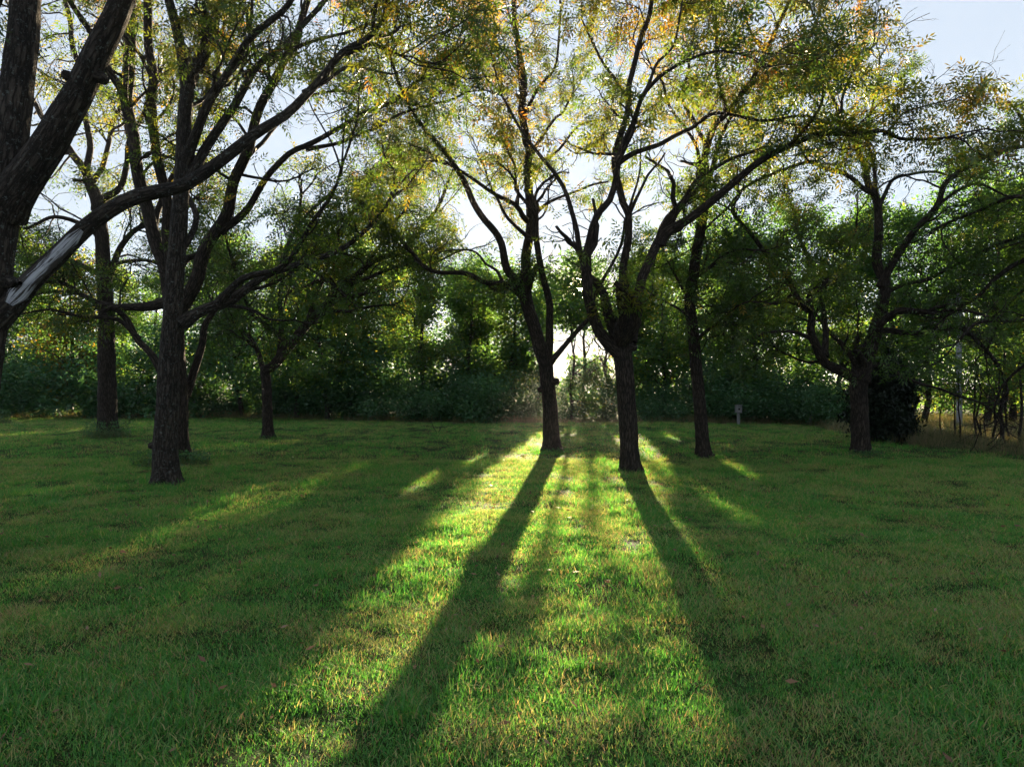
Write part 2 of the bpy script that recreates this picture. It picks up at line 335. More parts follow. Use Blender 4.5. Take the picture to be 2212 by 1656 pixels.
def near_tree(name, label, base, D, limbs, seed, leaf=1.0, mat=M_BARK, lmat=M_PECAN, group=None, tint0=0.3, tintz=0.035, bare_from=0.0, mask=None, extra=None, twigl=1.0, name_kids=True, zmin=2.3, droop=0.0, lsize=1.0):
    r = np.random.default_rng(seed)
    bx, by = base
    root_p = P(bx, by, D); root_p[2] = ground_z(root_p[0], root_p[1])
    root = empty(name, root_p, label, 'tree', group)
    done2, done3 = [], []          # image points and depths of what stands already
    L1p, L1d, L1r, L1l = [], [], [], []
    for li, lb in enumerate(limbs):
        pts, w0, w1, dz = lb[0], lb[1], lb[2], lb[3]
        opt = lb[4] if len(lb) > 4 else {}
        pts = np.asarray(pts, float)
        if li == 0 or not done2: d0 = D
        else:
            A2 = np.concatenate(done2); A3 = np.concatenate(done3); k = np.argmin(((A2 - pts[0]) ** 2).sum(1)); d0 = A3[k]
            if 'd0' in opt: d0 = opt['d0']
        seg = np.concatenate([[0], np.cumsum(np.linalg.norm(np.diff(pts, axis=0), axis=1))]); t = seg / seg[-1]
        dep = d0 + dz * t ** 1.15
        w = w0 + (w1 - w0) * t ** 0.8
        P3 = np.array([P(x, y, d) for (x, y), d in zip(pts, dep)])
        R = w / 2 / F * dep
        if li == 0: P3[0, 2] = root_p[2] - 0.12
        full = catmull(np.column_stack([P3, R]), 0.07 if li == 0 else 0.16)
        P3, R = full[:, :3].copy(), np.maximum(full[:, 3].copy(), .004)
        ln = np.concatenate([[0], np.cumsum(np.linalg.norm(np.diff(P3, axis=0), axis=1))])
        if li > 0:
            wob = np.stack([vnoise(ln * 1.3, ln * 0 + li * 7 + s, seed % 50 + s) - .5 for s in range(3)], -1) * 0.14 * np.minimum(1, ln / .8)[:, None]
            P3 += wob
            R *= 1 + 0.35 * np.exp(-ln / 0.18)
        else:
            R *= 1 + 0.24 * np.exp(-np.maximum(P3[:, 2] - root_p[2], 0) / 0.12) + 0.08 * np.exp(-np.maximum(P3[:, 2] - root_p[2], 0) / 0.6)
        x2, y2 = px_of(P3); done2.append(np.stack([x2, y2], -1)); done3.append(P3[:, 1])
        pa = Parts()
        big = R[0] > .08
        pa.add(tubes(P3[None], R[None], 26 if li == 0 else (16 if big else 9), 0.075 if li == 0 else 0.05, seed % 7 + li, (0.38 * np.exp(-np.maximum(P3[:, 2] - root_p[2] + .02, 0) / 0.16))[None] if li == 0 else None))
        for (kx, ky, kr, kd) in opt.get('knots', []):          # burls and cut stubs
            k = np.argmin((x2 - kx) ** 2 + (y2 - ky) ** 2); c = P3[k]; side = norm(np.array([kx - x2[k], 0, -(ky - y2[k])]) + 1e-6 + np.array([0, -kd * 10, 0]))
            rr0 = kr / F * P3[k, 1]
            q4 = np.array([c, c + side * R[k] * .75, c + side * (R[k] + rr0 * .6), c + side * (R[k] + rr0 * 1.2), c + side * (R[k] + rr0 * 1.35)])
            pa.add(tubes(q4[None], (rr0 * np.array([1.5, 1.35, 1.0, .8, .1]))[None], 12, .12, 3))
        nm = 'trunk' if li == 0 else 'limb'
        o = link(nm, pa.mesh(nm, mat, root_p), root)
        if 'bare' in opt:
            for a, b in opt['bare']:
                k0, k1 = np.argmin(abs(x2 - a)), np.argmin(abs(x2 - b)); seg3 = P3[k0:k1]; rs = R[k0:k1]
                seg3, rs = catmull(np.column_stack([seg3, rs]), .035)[:, :3], catmull(np.column_stack([seg3, rs]), .035)[:, 3]; lseg = np.concatenate([[0], np.cumsum(np.linalg.norm(np.diff(seg3, axis=0), axis=1))]); T = norm(np.gradient(seg3, axis=0)); fr = norm(np.array([.25, -1, -.35]) - T * (T @ np.array([.25, -1, -.35]))[:, None]); sd = np.cross(T, fr)
                th = np.linspace(-1.0, 1.0, 12); nn = len(seg3)
                env = np.clip(np.sin(np.linspace(.12, math.pi - .1, nn)) * 2.2, .15, 1)
                wid = (1.05 + .3 * (vnoise(lseg * 3.5, lseg * 0, 31)[:, None] - .5)) * (env[:, None] * .8 + .2) * th[None, :] * .9
                rad = rs[:, None] * (1.075 + .05 * vnoise(np.arange(nn)[:, None] * .7, th[None, :] * 6, 12) - .14 * (np.abs(th[None, :]) > .95))
                V = seg3[:, None] + rad[..., None] * (np.cos(wid)[..., None] * fr[:, None] + np.sin(wid)[..., None] * sd[:, None])
                iq = np.arange(nn * 12).reshape(nn, 12); Q = np.stack([iq[:-1, :-1], iq[:-1, 1:], iq[1:, 1:], iq[1:, :-1]], -1).reshape(-1, 4)
                bk = np.stack([th[None, :] * .22 + 0 * wid, .05 + 0 * wid, np.repeat(lseg[:, None], 12, 1)], -1)
                bo = link('bare_wood', mesh_from('bare_wood', V.reshape(-1, 3) - root_p, Q, mat=M_BARE, attrs={'bk': ('FLOAT_VECTOR', bk)}, smooth=True), o); bo['label'] = 'pale grey bark-free wood on the underside of the limb'
        if opt.get('dead'): continue
        # children start here
        f0 = opt.get('from', 0.62 if li == 0 else 0.22)
        cand = np.where((ln / ln[-1] > f0) & (P3[:, 2] > zmin))[0]
        dens = opt.get('dens', 1.0) * 2.0
        nchild = int(dens * (ln[-1] * (1 - f0))) if len(cand) else 0
        if nchild:
            ks = r.choice(cand, nchild)
            T = norm(np.gradient(P3, axis=0))[ks]; qv = r.normal(size=(nchild, 3)); qv[:, 2] = qv[:, 2] * .8 + .25 - droop; qv = norm(qv - T * (qv * T).sum(1, keepdims=True)); an = r.uniform(.7, 1.25, nchild)[:, None]
            L1p.append(P3[ks]); L1d.append(norm(T * np.cos(an) + qv * np.sin(an))); L1r.append(np.clip(R[ks] * .42, .009, .035)); L1l.append(np.clip(R[ks] * 22, .9, 2.4) * r.uniform(.6, 1.2, nchild) * twigl)
        for _ in range(opt.get('tips', 3)):
            Te = norm(P3[-1] - P3[-3]); L1p.append(P3[-1:]); L1d.append(norm(Te + r.normal(size=3) * .35)[None]); L1r.append(np.array([max(R[-1] * .8, .008)])); L1l.append(np.array([opt.get('tipl', 1.6) * r.uniform(.6, 1.2)]))
    p1, d1, r1, l1 = (np.concatenate(a) for a in (L1p, L1d, L1r, L1l))
    if mask is not None:
        e = p1 + d1 * l1[:, None] * .8; kx, ky = px_of(e); ok = mask(kx, ky, e, r.random(len(e))); p1, d1, r1, l1 = p1[ok], d1[ok], r1[ok], l1[ok]
    pa = Parts()
    b1, rr1 = grow(p1, d1, l1, r1, 7, .55, .35 - droop, r, .35); pa.add(tubes(b1, rr1, 5))
    p2, d2, r2, t2, i2 = children(b1, rr1, 6, r, .2, (.5, 1.1)); l2 = l1[i2] * (1 - .55 * t2) * r.uniform(.3, .62, len(p2)) + .15
    b2, rr2 = grow(p2, d2, l2, np.clip(r2 * .5, .004, .012), 5, .6, .2 - droop, r, .5); pa.add(tubes(b2, rr2, 4))
    p3, d3, r3, t3, i3 = children(b2, rr2, 4, r, .25, (.4, 1.1)); l3 = r.uniform(.15, .42, len(p3))
    b3, rr3 = grow(p3, d3, l3, np.full(len(p3), .0035), 3, .6, .0, r, .6)
    if mask is not None:
        kx, ky = px_of(b3[:, -1]); ok = mask(kx, ky, b3[:, -1], r.random(len(b3))); b3, rr3 = b3[ok], rr3[ok]
    pa.add(tubes(b3, rr3, 3))
    tw = link('branchwork', pa.mesh('branchwork', mat, root_p), root); tw['kind'] = 'stuff'
    nl = max(1, int(round(3.6 * leaf)))
    lp, ld, _, lt, li3 = children(b3, rr3, nl, r, .15, (.5, 1.3))
    # whole sprays drop out so that the crown has clear holes
    cl = vnoise(lp[:, 0] * .9 + seed, lp[:, 2] * .9 + lp[:, 1] * .6, 17)
    ok = r.random(len(lp)) < np.clip((3.6 * leaf / nl) * (-0.15 + cl * 2.1), 0, 1)
    kx, ky = px_of(lp)
    ok &= lp[:, 2] > zmin - .5
    lp, ld = lp[ok], ld[ok]; ld[:, 2] = ld[:, 2] * .8 - .12
    sc = r.uniform(.75, 1.15, len(lp)) * lsize
    T = LEAF3 if D < 18 else LEAF2
    V = place(T, lp, norm(ld), sc, r)
    tint = np.clip(tint0 + r.normal(size=len(lp)) * .13 + tintz * (lp[:, 2] - 5) + (vnoise(lp[:, 0] * .7, lp[:, 2] * .7 + lp[:, 1] * .3, 44) - .5) * .35, 0, 1)
    cr = link('crown', leaf_mesh('crown', V, np.repeat(tint, len(T)), lmat, root_p), root); cr['kind'] = 'stuff'
    return root, len(lp)

def skymask(kx, ky, e, rr):
    """keeps the open sky of the photograph open: crowns end where they end in it"""
    edge = np.interp(kx, [1500, 1760, 1880, 1960, 2060, 2140, 2212, 2400], [-4000, -400, -30, 60, 150, 190, 175, 150])
    ok = ky > edge + (rr - .5) * 40
    ok &= np.hypot(kx - 1254, ky - 626) > 7
    holes = ((1040, 480, 55, 50), (1235, 470, 60, 45), (1250, 360, 50, 40), (1465, 330, 45, 50), (1400, 440, 45, 50), (700, 240, 60, 45), (760, 330, 70, 35), (660, 395, 50, 35), (100, 440, 60, 40), (590, 500, 35, 35), (1010, 300, 30, 40), (1970, 400, 60, 30))
    for hx, hy, ra, rb in holes:
        ok &= ~((((kx - hx) / ra) ** 2 + ((ky - hy) / rb) ** 2 < 1) & (rr < .85))
    return ok
NT = []
def nt_(*a, **k): k.setdefault('mask', skymask); x = near_tree(*a, **k); NT.append((a[1], x[1])); return x[0]

nt_('pecan_tree', 'huge rough-barked tree at the left edge, its split dead limb arching over the lawn', (-92, 1190), 6.6, [
    ([(-92, 1192), (-80, 1000), (-58, 830), (-34, 700), (-16, 560), (0, 440), (14, 330), (26, 240), (38, 150), (48, 60), (56, -40), (70, -160)], 112, 50, .3, {'from': .85, 'knots': [(14, 612, 16, 0)]}),
    ([(2, 450), (40, 400), (85, 330), (130, 250), (175, 170), (210, 80), (245, -10), (290, -120)], 78, 44, -.6, {'from': .8, 'knots': [(205, 160, 12, 0), (165, 175, 10, 1)], 'tipl': 2}),
    ([(-14, 690), (30, 655), (75, 600), (130, 545), (185, 495), (240, 455), (300, 418), (370, 398), (420, 374), (500, 330), (560, 285), (610, 245), (655, 200), (700, 160), (745, 112), (790, 82), (815, 58)], 48, 12, 1.2, {'from': .75, 'bare': ((30, 192),), 'dens': .7}),
    ([(745, 112), (775, 104), (800, 92), (834, 104), (870, 118)], 12, 6, .2, {}),
    ([(655, 200), (700, 175), (760, 140), (800, 150), (850, 160)], 11, 4, .5, {}),
    ([(30, 250), (-60, 120), (-150, 0)], 30, 14, 1.0, {'tipl': 2.2}),
    ([(8, 600), (24, 612), (40, 604), (46, 612)], 20, 9, -.2, {'dead': 1}),
    ([(50, 60), (90, -60), (160, -200)], 26, 12, 1.5, {}),
], 101, leaf=.8, mat=M_BARKL, tint0=.36, zmin=3.2, lsize=.72)

nt_('pecan_tree', 'dark lichen-flecked tree in the left foreground, many steep limbs fanning up from one trunk', (362, 1045), 11.2, [
    ([(362, 1045), (357, 960), (362, 870), (366, 780), (372, 690), (377, 600), (384, 500), (391, 400), (395, 320), (398, 250), (404, 180)], 52, 27, .0, {'from': .9, 'knots': [(330, 962, 8, 0), (405, 690, 7, 0)]}),
    ([(404, 180), (392, 110), (378, 50), (360, -20), (345, -100)], 24, 16, -.8, {'from': .3, 'tipl': 2.2}),
    ([(404, 180), (425, 130), (448, 75), (474, 5), (500, -80)], 24, 16, .9, {'from': .2, 'tipl': 2.2}),
    ([(398, 350), (422, 294), (444, 240), (463, 196), (509, 124), (560, 65), (613, 0), (650, -60)], 22, 11, -1.4, {'from': .3, 'tipl': 2}),
    ([(400, 400), (434, 342), (483, 267), (528, 202), (574, 140), (629, 75), (685, 20), (730, -40)], 24, 9, .8, {'from': .3}),
    ([(463, 196), (500, 150), (530, 90), (545, 0)], 10, 6, .6, {}),
    ([(574, 140), (620, 110), (680, 85), (760, 60), (850, 30)], 11, 4, .5, {}),
    ([(390, 700), (430, 675), (470, 657), (505, 648), (548, 620), (599, 588), (640, 566), (690, 548), (740, 525), (800, 480), (840, 430)], 26, 7, 1.2, {'from': .35, 'dens': 1.4}),
    ([(470, 657), (489, 635), (520, 602), (560, 590), (600, 578), (660, 520), (700, 440), (730, 370)], 17, 6, -1.5, {'from': .4, 'dens': 1.3}),
    ([(480, 658), (540, 668), (590, 690), (640, 692)], 9, 4, .5, {'from': .3}),
    ([(599, 588), (620, 540), (660, 480), (720, 420), (740, 360), (760, 300)], 9, 4, 1.6, {'dens': 1.3}),
    ([(380, 560), (420, 480), (400, 380), (430, 260), (470, 120), (490, 0)], 14, 8, 3.0, {}),
], 102, leaf=.7, mat=M_BARKL, tint0=.36, lsize=.85)

nt_('pecan_tree', 'grey-limbed tree close behind the dark foreground trunk, weeds round its crooked double stem', (387, 1000), 14.3, [
    ([(388, 1003), (384, 930), (384, 850), (380, 780), (376, 700), (374, 650)], 44, 36, 0, {'from': .9}),
    ([(374, 660), (360, 600), (345, 550), (330, 500), (312, 440), (298, 385), (284, 310), (274, 228), (279, 163), (278, 81), (276, 0), (272, -80)], 30, 20, .8, {'from': .35, 'tipl': 2.2}),
    ([(272, 240), (262, 200), (245, 165), (228, 140), (205, 100), (180, 59), (150, 15), (120, -40)], 18, 10, -1.2, {'from': .3}),
    ([(370, 590), (362, 500), (357, 456), (346, 391), (333, 326), (321, 228), (326, 130), (320, 33), (316, -50)], 24, 17, -.8, {'from': .4, 'tipl': 2}),
    ([(374, 680), (400, 645), (430, 580), (473, 483), (496, 430), (522, 359), (548, 277), (574, 212), (603, 147), (652, 33), (680, -40)], 32, 13, -1.0, {'from': .4}),
    ([(473, 500), (528, 456), (571, 401), (620, 339), (652, 323), (690, 305), (720, 287), (785, 241), (850, 209), (900, 178), (948, 150)], 17, 6, .7, {'from': .3}),
    ([(660, 322), (720, 306), (769, 287), (850, 257), (890, 241), (948, 222), (1000, 200)], 9, 5, 1.6, {'from': .2}),
    ([(392, 985), (396, 900), (405, 850), (418, 800), (430, 752), (446, 700), (480, 655), (520, 630), (570, 620), (620, 600)], 26, 6, .9, {'from': .65, 'dens': 1.6}),
    ([(372, 850), (345, 800), (318, 755), (300, 732), (274, 690), (240, 660), (190, 640), (120, 610), (60, 600)], 18, 7, 1.0, {'from': .4, 'dens': 1.5}),
    ([(300, 732), (250, 690), (176, 682), (100, 664), (40, 672)], 11, 4, -.6, {'from': .3, 'dens': 1.5}),
    ([(522, 359), (560, 300), (620, 240), (690, 200), (760, 190)], 10, 5, 1.8, {}),
    ([(330, 500), (350, 430), (400, 330), (440, 220), (450, 100)], 14, 8, 2.8, {}),
], 103, leaf=.65, tint0=.36, lsize=.9)

nt_('pecan_tree', 'broad trunk with a skirt of weeds at its foot, standing left of the foreground tree', (234, 943), 21.5, [
    ([(235, 945), (232, 900), (231, 823), (230, 740), (230, 690), (223, 589), (219, 510), (211, 452)], 40, 26, 0, {'from': .7}),
    ([(211, 452), (196, 404), (183, 372), (160, 340), (140, 310), (114, 285), (80, 240), (50, 180)], 22, 8, 1.0, {'from': .3}),
    ([(183, 375), (190, 340), (192, 310), (183, 254), (170, 209), (165, 140), (150, 60), (140, 0)], 14, 9, -1, {'from': .3}),
    ([(192, 400), (209, 375), (228, 319), (235, 293), (250, 240), (262, 170), (270, 60)], 12, 6, 1.5, {}),
    ([(213, 450), (225, 425), (261, 401), (272, 359), (272, 310), (300, 260), (330, 200)], 16, 7, -1.4, {}),
    ([(228, 620), (258, 541), (290, 502), (325, 483), (380, 460), (420, 430)], 16, 7, 1.4, {'dens': 1.6}),
    ([(220, 520), (180, 480), (120, 470), (60, 490), (0, 500)], 12, 5, -1.6, {'dens': 1.8}),
    ([(226, 600), (150, 560), (90, 545), (20, 545)], 12, 5, 1.4, {'dens': 1.8}),
    ([(229, 680), (180, 640), (130, 630), (60, 640)], 12, 4, -1.8, {'dens': 1.8}),
    ([(223, 590), (290, 560), (350, 570), (420, 600)], 10, 5, -2.0, {'dens': 1.6}),
], 104, leaf=1.15, tint0=.33, twigl=1.25, lsize=1.15)

nt_('pecan_tree', 'small slim tree left of centre, its single stem bending right into a long rising limb', (578, 945), 21.5, [
    ([(579, 946), (577, 880), (575, 823), (573, 800), (590, 790), (626, 745), (665, 698), (697, 667), (720, 647)], 22, 19, 0, {'from': .75}),
    ([(720, 647), (753, 612), (792, 569), (830, 552), (870, 535), (920, 480), (960, 420), (980, 360)], 17, 6, .8, {'dens': 1.8}),
    ([(740, 625), (769, 608), (818, 589), (883, 569), (940, 560), (1000, 540)], 9, 4, -.8, {'dens': 1.5}),
    ([(697, 667), (740, 670), (800, 662), (850, 655)], 8, 4, 1.0, {}),
    ([(574, 815), (560, 780), (540, 735), (500, 690), (460, 650), (440, 600)], 13, 5, 1.2, {'dens': 2}),
    ([(600, 780), (610, 720), (600, 650), (620, 560), (640, 480), (650, 420)], 13, 6, -1.0, {'dens': 2}),
    ([(665, 698), (690, 620), (720, 540), (760, 460), (800, 400), (830, 350)], 12, 5, 1.4, {'dens': 2}),
    ([(626, 745), (560, 690), (520, 620), (500, 560), (490, 500)], 10, 5, -1.8, {'dens': 1.8}),
    ([(792, 569), (840, 500), (880, 440), (900, 380), (920, 320)], 8, 4, -1.4, {'dens': 1.8}),
], 105, leaf=1.0, lmat=M_PECAN, tint0=.36, twigl=1.25, lsize=1.15)

nt_('pecan_tree', 'left of the two central sunlit trees, leaning trunk forking low with a knobby stub', (1190, 975), 16.9, [
    ([(1192, 978), (1190, 930), (1188, 880), (1183, 830), (1179, 790), (1168, 758), (1157, 716), (1144, 674), (1133, 636)], 35, 27, 0, {'from': .95, 'knots': [(1202, 824, 8, 0), (1171, 840, 6, 0)]}),
    ([(1133, 640), (1140, 586), (1142, 537), (1150, 490), (1150, 440), (1143, 380), (1140, 326), (1132, 245), (1130, 163), (1121, 98), (1111, 49), (1106, -10), (1100, -80)], 24, 9, .4, {'from': .4, 'tipl': 2}),
    ([(1135, 645), (1120, 612), (1098, 579), (1080, 530), (1062, 495), (1040, 462), (1013, 424), (981, 359), (948, 310), (916, 271), (883, 228), (860, 183), (842, 130)], 20, 6, -1.5, {'from': .5}),
    ([(1125, 636), (1105, 618), (1085, 608), (1046, 605), (997, 595), (948, 589), (916, 576), (896, 553), (867, 524), (847, 500), (820, 470), (790, 440)], 14, 5, 1.0, {'from': .35, 'dens': 1.5}),
    ([(1085, 608), (1070, 580), (1050, 565), (1030, 545), (1000, 540), (950, 545)], 7, 3, 1.2, {}),
    ([(1181, 795), (1187, 749), (1186, 700), (1183, 651), (1176, 602), (1167, 553), (1160, 500), (1158, 460)], 19, 12, -.6, {'from': .7}),
    ([(1187, 785), (1215, 749), (1248, 709), (1270, 685), (1284, 647), (1307, 602), (1333, 546), (1346, 514), (1352, 480)], 13, 5, -1.2, {'from': .6, 'dens': .6}),
    ([(1150, 520), (1131, 505), (1095, 473), (1079, 430), (1062, 400), (1050, 360)], 10, 4, 1.0, {'from': .4}),
    ([(1146, 480), (1130, 465), (1114, 437), (1062, 414), (1013, 381), (960, 350), (920, 330)], 12, 4, -1.6, {}),
    ([(1116, 440), (1122, 408), (1110, 360), (1090, 320), (1085, 270)], 8, 4, 1.6, {}),
    ([(1152, 475), (1162, 455), (1193, 437), (1242, 421), (1274, 404), (1310, 395)], 9, 4, 1.4, {'dens': .5}),
    ([(1145, 375), (1176, 346), (1212, 319), (1242, 284), (1275, 262), (1307, 254)], 9, 3, -1.2, {}),
    ([(1150, 330), (1170, 290), (1195, 255), (1216, 241), (1240, 200)], 9, 4, 1.4, {}),
    ([(1132, 250), (1160, 200), (1200, 150), (1210, 90), (1215, 20)], 8, 4, -1, {}),
    ([(883, 228), (920, 215), (960, 190), (1000, 150), (1040, 110)], 6, 3, 1, {}),
    ([(1131, 160), (1090, 120), (1050, 60), (1010, 0)], 8, 4, 1.5, {}),
    ([(916, 271), (930, 220), (960, 120), (980, 40)], 7, 3, -1, {}),
    ([(981, 359), (940, 350), (890, 360), (840, 350)], 6, 3, 1.0, {}),
], 106, leaf=.75, zmin=3.5, tint0=.40, lsize=1.05)

nt_('pecan_tree', 'right of the two central sunlit trees, straight trunk opening into a cup of limbs', (1361, 1019), 12.8, [
    ([(1361, 1021), (1359, 970), (1358, 928), (1354, 870), (1351, 820), (1346, 775), (1344, 750)], 38, 40, 0, {'from': .99, 'knots': [(1378, 750, 9, 0)]}),
    ([(1346, 770), (1320, 748), (1298, 722), (1284, 690), (1273, 644), (1270, 612), (1266, 579)], 27, 22, -.4, {'from': .9}),
    ([(1266, 585), (1248, 537), (1235, 490), (1219, 424), (1193, 368), (1170, 339), (1137, 300), (1108, 258), (1080, 210)], 14, 5, .9, {'from': .35}),
    ([(1266, 585), (1270, 545), (1280, 515), (1300, 456), (1317, 424), (1328, 380), (1332, 345)], 19, 12, -.3, {'from': .8}),
    ([(1352, 760), (1360, 715), (1358, 660), (1353, 600), (1357, 550), (1362, 510), (1357, 465), (1339, 440), (1330, 400), (1333, 342), (1339, 293), (1356, 212), (1379, 130), (1395, 59), (1401, 0), (1410, -70)], 21, 9, .5, {'from': .5, 'tipl': 2}),
    ([(1333, 350), (1349, 310), (1366, 267), (1385, 212), (1411, 183), (1440, 158), (1492, 122), (1545, 105), (1600, 110)], 14, 5, -1.2, {'from': .3}),
    ([(1334, 352), (1360, 335), (1388, 319), (1440, 296), (1503, 272), (1545, 246), (1614, 250), (1719, 255), (1771, 262), (1820, 280)], 12, 4, .8, {'from': .3}),
    ([(1357, 460), (1372, 400), (1379, 350), (1383, 310)], 6, 3, .2, {'dead': 1}),
    ([(1359, 462), (1380, 420), (1401, 375), (1420, 350), (1434, 322)], 8, 4, -.3, {'dead': 1}),
    ([(1362, 738), (1372, 690), (1380, 645), (1390, 605), (1406, 572), (1421, 535), (1437, 508)], 22, 20, .5, {'from': .95}),
    ([(1425, 528), (1440, 504), (1492, 467), (1545, 429), (1597, 387), (1649, 349), (1705, 314), (1754, 293), (1810, 286), (1859, 290), (1911, 290), (1946, 307), (2033, 297)], 22, 6, -1.6, {'from': .35, 'dens': 1.1}),
    ([(1421, 530), (1430, 490), (1440, 471), (1475, 433), (1510, 384), (1545, 356), (1597, 331), (1663, 321)], 15, 5, 1.0, {'from': .4}),
    ([(1810, 286), (1822, 240), (1830, 200), (1850, 150), (1880, 100)], 8, 4, .6, {}),
    ([(1705, 314), (1740, 270), (1770, 210), (1780, 160), (1800, 90)], 8, 4, -.8, {}),
    ([(1385, 212), (1420, 150), (1450, 90), (1470, 0)], 8, 4, 1, {}),
    ([(1356, 212), (1330, 160), (1290, 110), (1260, 40)], 8, 4, 1, {}),
    ([(1290, 700), (1285, 735), (1300, 755), (1320, 765)], 4, 2.5, -.3, {'dead': 1}),
    ([(1911, 290), (1960, 250), (2010, 220), (2060, 215)], 6, 3, .8, {}),
], 107, leaf=.72, zmin=3.4, tint0=.46, lsize=1.05)

nt_('pecan_tree', 'slender tree right of the central pair, roots flared at its foot', (1520, 987), 15.5, [
    ([(1521, 989), (1517, 950), (1514, 900), (1510, 853), (1503, 783), (1497, 713), (1490, 650), (1498, 591), (1506, 545), (1513, 504), (1520, 460), (1524, 415)], 29, 20, 0, {'from': .6, 'dens': .8, 'knots': [(1538, 985, 5, 0)]}),
    ([(1524, 420), (1522, 366), (1530, 314), (1548, 262), (1573, 241), (1597, 206), (1625, 178), (1656, 112), (1691, 28), (1705, -30), (1720, -90)], 18, 6, -.8, {'from': .3}),
    ([(1523, 400), (1545, 349), (1558, 295), (1590, 245), (1640, 222), (1700, 190)], 12, 5, 1.2, {}),
    ([(1513, 410), (1506, 350), (1499, 314), (1475, 272), (1440, 209), (1410, 150)], 10, 4, 1.0, {}),
    ([(1625, 178), (1684, 150), (1730, 101), (1765, 35), (1790, -20)], 10, 4, .8, {}),
    ([(1573, 241), (1560, 190), (1550, 120), (1545, 40), (1540, -40)], 9, 5, -1.4, {}),
    ([(1497, 600), (1530, 580), (1562, 556), (1600, 540), (1640, 540)], 9, 4, -1.0, {'dens': 1.05}),
    ([(1494, 690), (1450, 650), (1420, 640), (1390, 620)], 7, 3, 1.2, {'dens': 1.0}),
    ([(1492, 650), (1460, 600), (1440, 560), (1430, 520)], 8, 3, 1.2, {'dens': 1.0}),
    ([(1500, 740), (1540, 700), (1580, 670), (1620, 650)], 8, 4, -1.4, {'dens': 1.0}),
    ([(1656, 112), (1620, 60), (1600, 0), (1590, -60)], 8, 4, 1.2, {}),
    ([(1530, 314), (1490, 250), (1480, 180), (1500, 80), (1490, 0)], 9, 4, 1.8, {}),
], 108, leaf=.85, tint0=.46, tintz=.045)

nt_('pecan_tree', 'wide-spreading tree on the right with low horizontal limbs, standing before the dark cedar', (1860, 981), 16.3, [
    ([(1860, 984), (1858, 930), (1857, 888), (1855, 840), (1858, 812)], 34, 36, 0, {'from': .99}),
    ([(1858, 825), (1868, 790), (1887, 727), (1901, 672), (1908, 609), (1902, 556), (1901, 510), (1894, 447), (1873, 401), (1866, 356), (1852, 321), (1830, 270), (1800, 200)], 34, 7, .5, {'from': .5, 'dens': 1.1}),
    ([(1852, 818), (1806, 790), (1782, 773), (1768, 748), (1752, 713), (1747, 672), (1719, 644), (1698, 588), (1656, 542), (1628, 504), (1590, 470)], 24, 7, -1.3, {'from': .35, 'dens': 1.1}),
    ([(1782, 770), (1784, 713), (1770, 651), (1750, 600), (1740, 540), (1720, 480), (1700, 420)], 14, 6, 1.2, {'dens': 1.0}),
    ([(1747, 672), (1715, 652), (1684, 648), (1628, 658), (1569, 670)], 9, 5, -.4, {'dens': 1.0}),
    ([(1856, 815), (1841, 773), (1817, 741), (1790, 715), (1770, 690)], 15, 7, .9, {'dens': 1.3}),
    ([(1896, 420), (1869, 408), (1824, 373), (1782, 356), (1754, 352), (1684, 373), (1614, 408), (1545, 471), (1500, 520)], 11, 4, -1.3, {'from': .3}),
    ([(1900, 445), (1936, 391), (1977, 370), (2019, 373), (2060, 385), (2100, 380)], 9, 4, 1.0, {}),
    ([(1897, 450), (1894, 400), (1894, 349), (1880, 280), (1890, 200), (1900, 130)], 10, 4, 1.4, {}),
    ([(1890, 715), (1904, 699), (1936, 675), (1965, 672), (1998, 674)], 18, 12, -.9, {'from': .8}),
    ([(1885, 728), (1915, 713), (1960, 716), (1998, 713), (2040, 708), (2070, 702), (2110, 735), (2150, 790), (2170, 850)], 14, 6, -.3, {'from': .5, 'dens': 1.1}),
    ([(1905, 620), (1918, 588), (1943, 546), (1966, 520), (1991, 489), (2016, 454), (2033, 408), (2068, 373), (2121, 346), (2173, 325), (2215, 318), (2270, 300)], 18, 7, -.8, {'from': .35}),
    ([(2016, 454), (2070, 410), (2120, 400), (2180, 420), (2240, 430)], 8, 4, .8, {}),
    ([(1905, 640), (1950, 610), (2010, 600), (2070, 560), (2130, 520)], 10, 4, 1.5, {'dens': 1.05}),
    ([(1875, 790), (1922, 790), (1984, 832), (2030, 842), (2068, 856), (2120, 875)], 10, 4, .3, {'dens': .8}),
    ([(1810, 792), (1780, 780), (1740, 782), (1690, 760)], 8, 4, .8, {'dens': 1.1}),
    ([(1760, 735), (1720, 720), (1660, 715), (1610, 730), (1560, 720)], 9, 4, -.8, {'dens': 1.05}),
    ([(1740, 660), (1790, 600), (1830, 560), (1850, 500)], 8, 4, 1.8, {'dens': 1.05}),
], 109, leaf=.75, tint0=.32, lmat=M_PECAN)

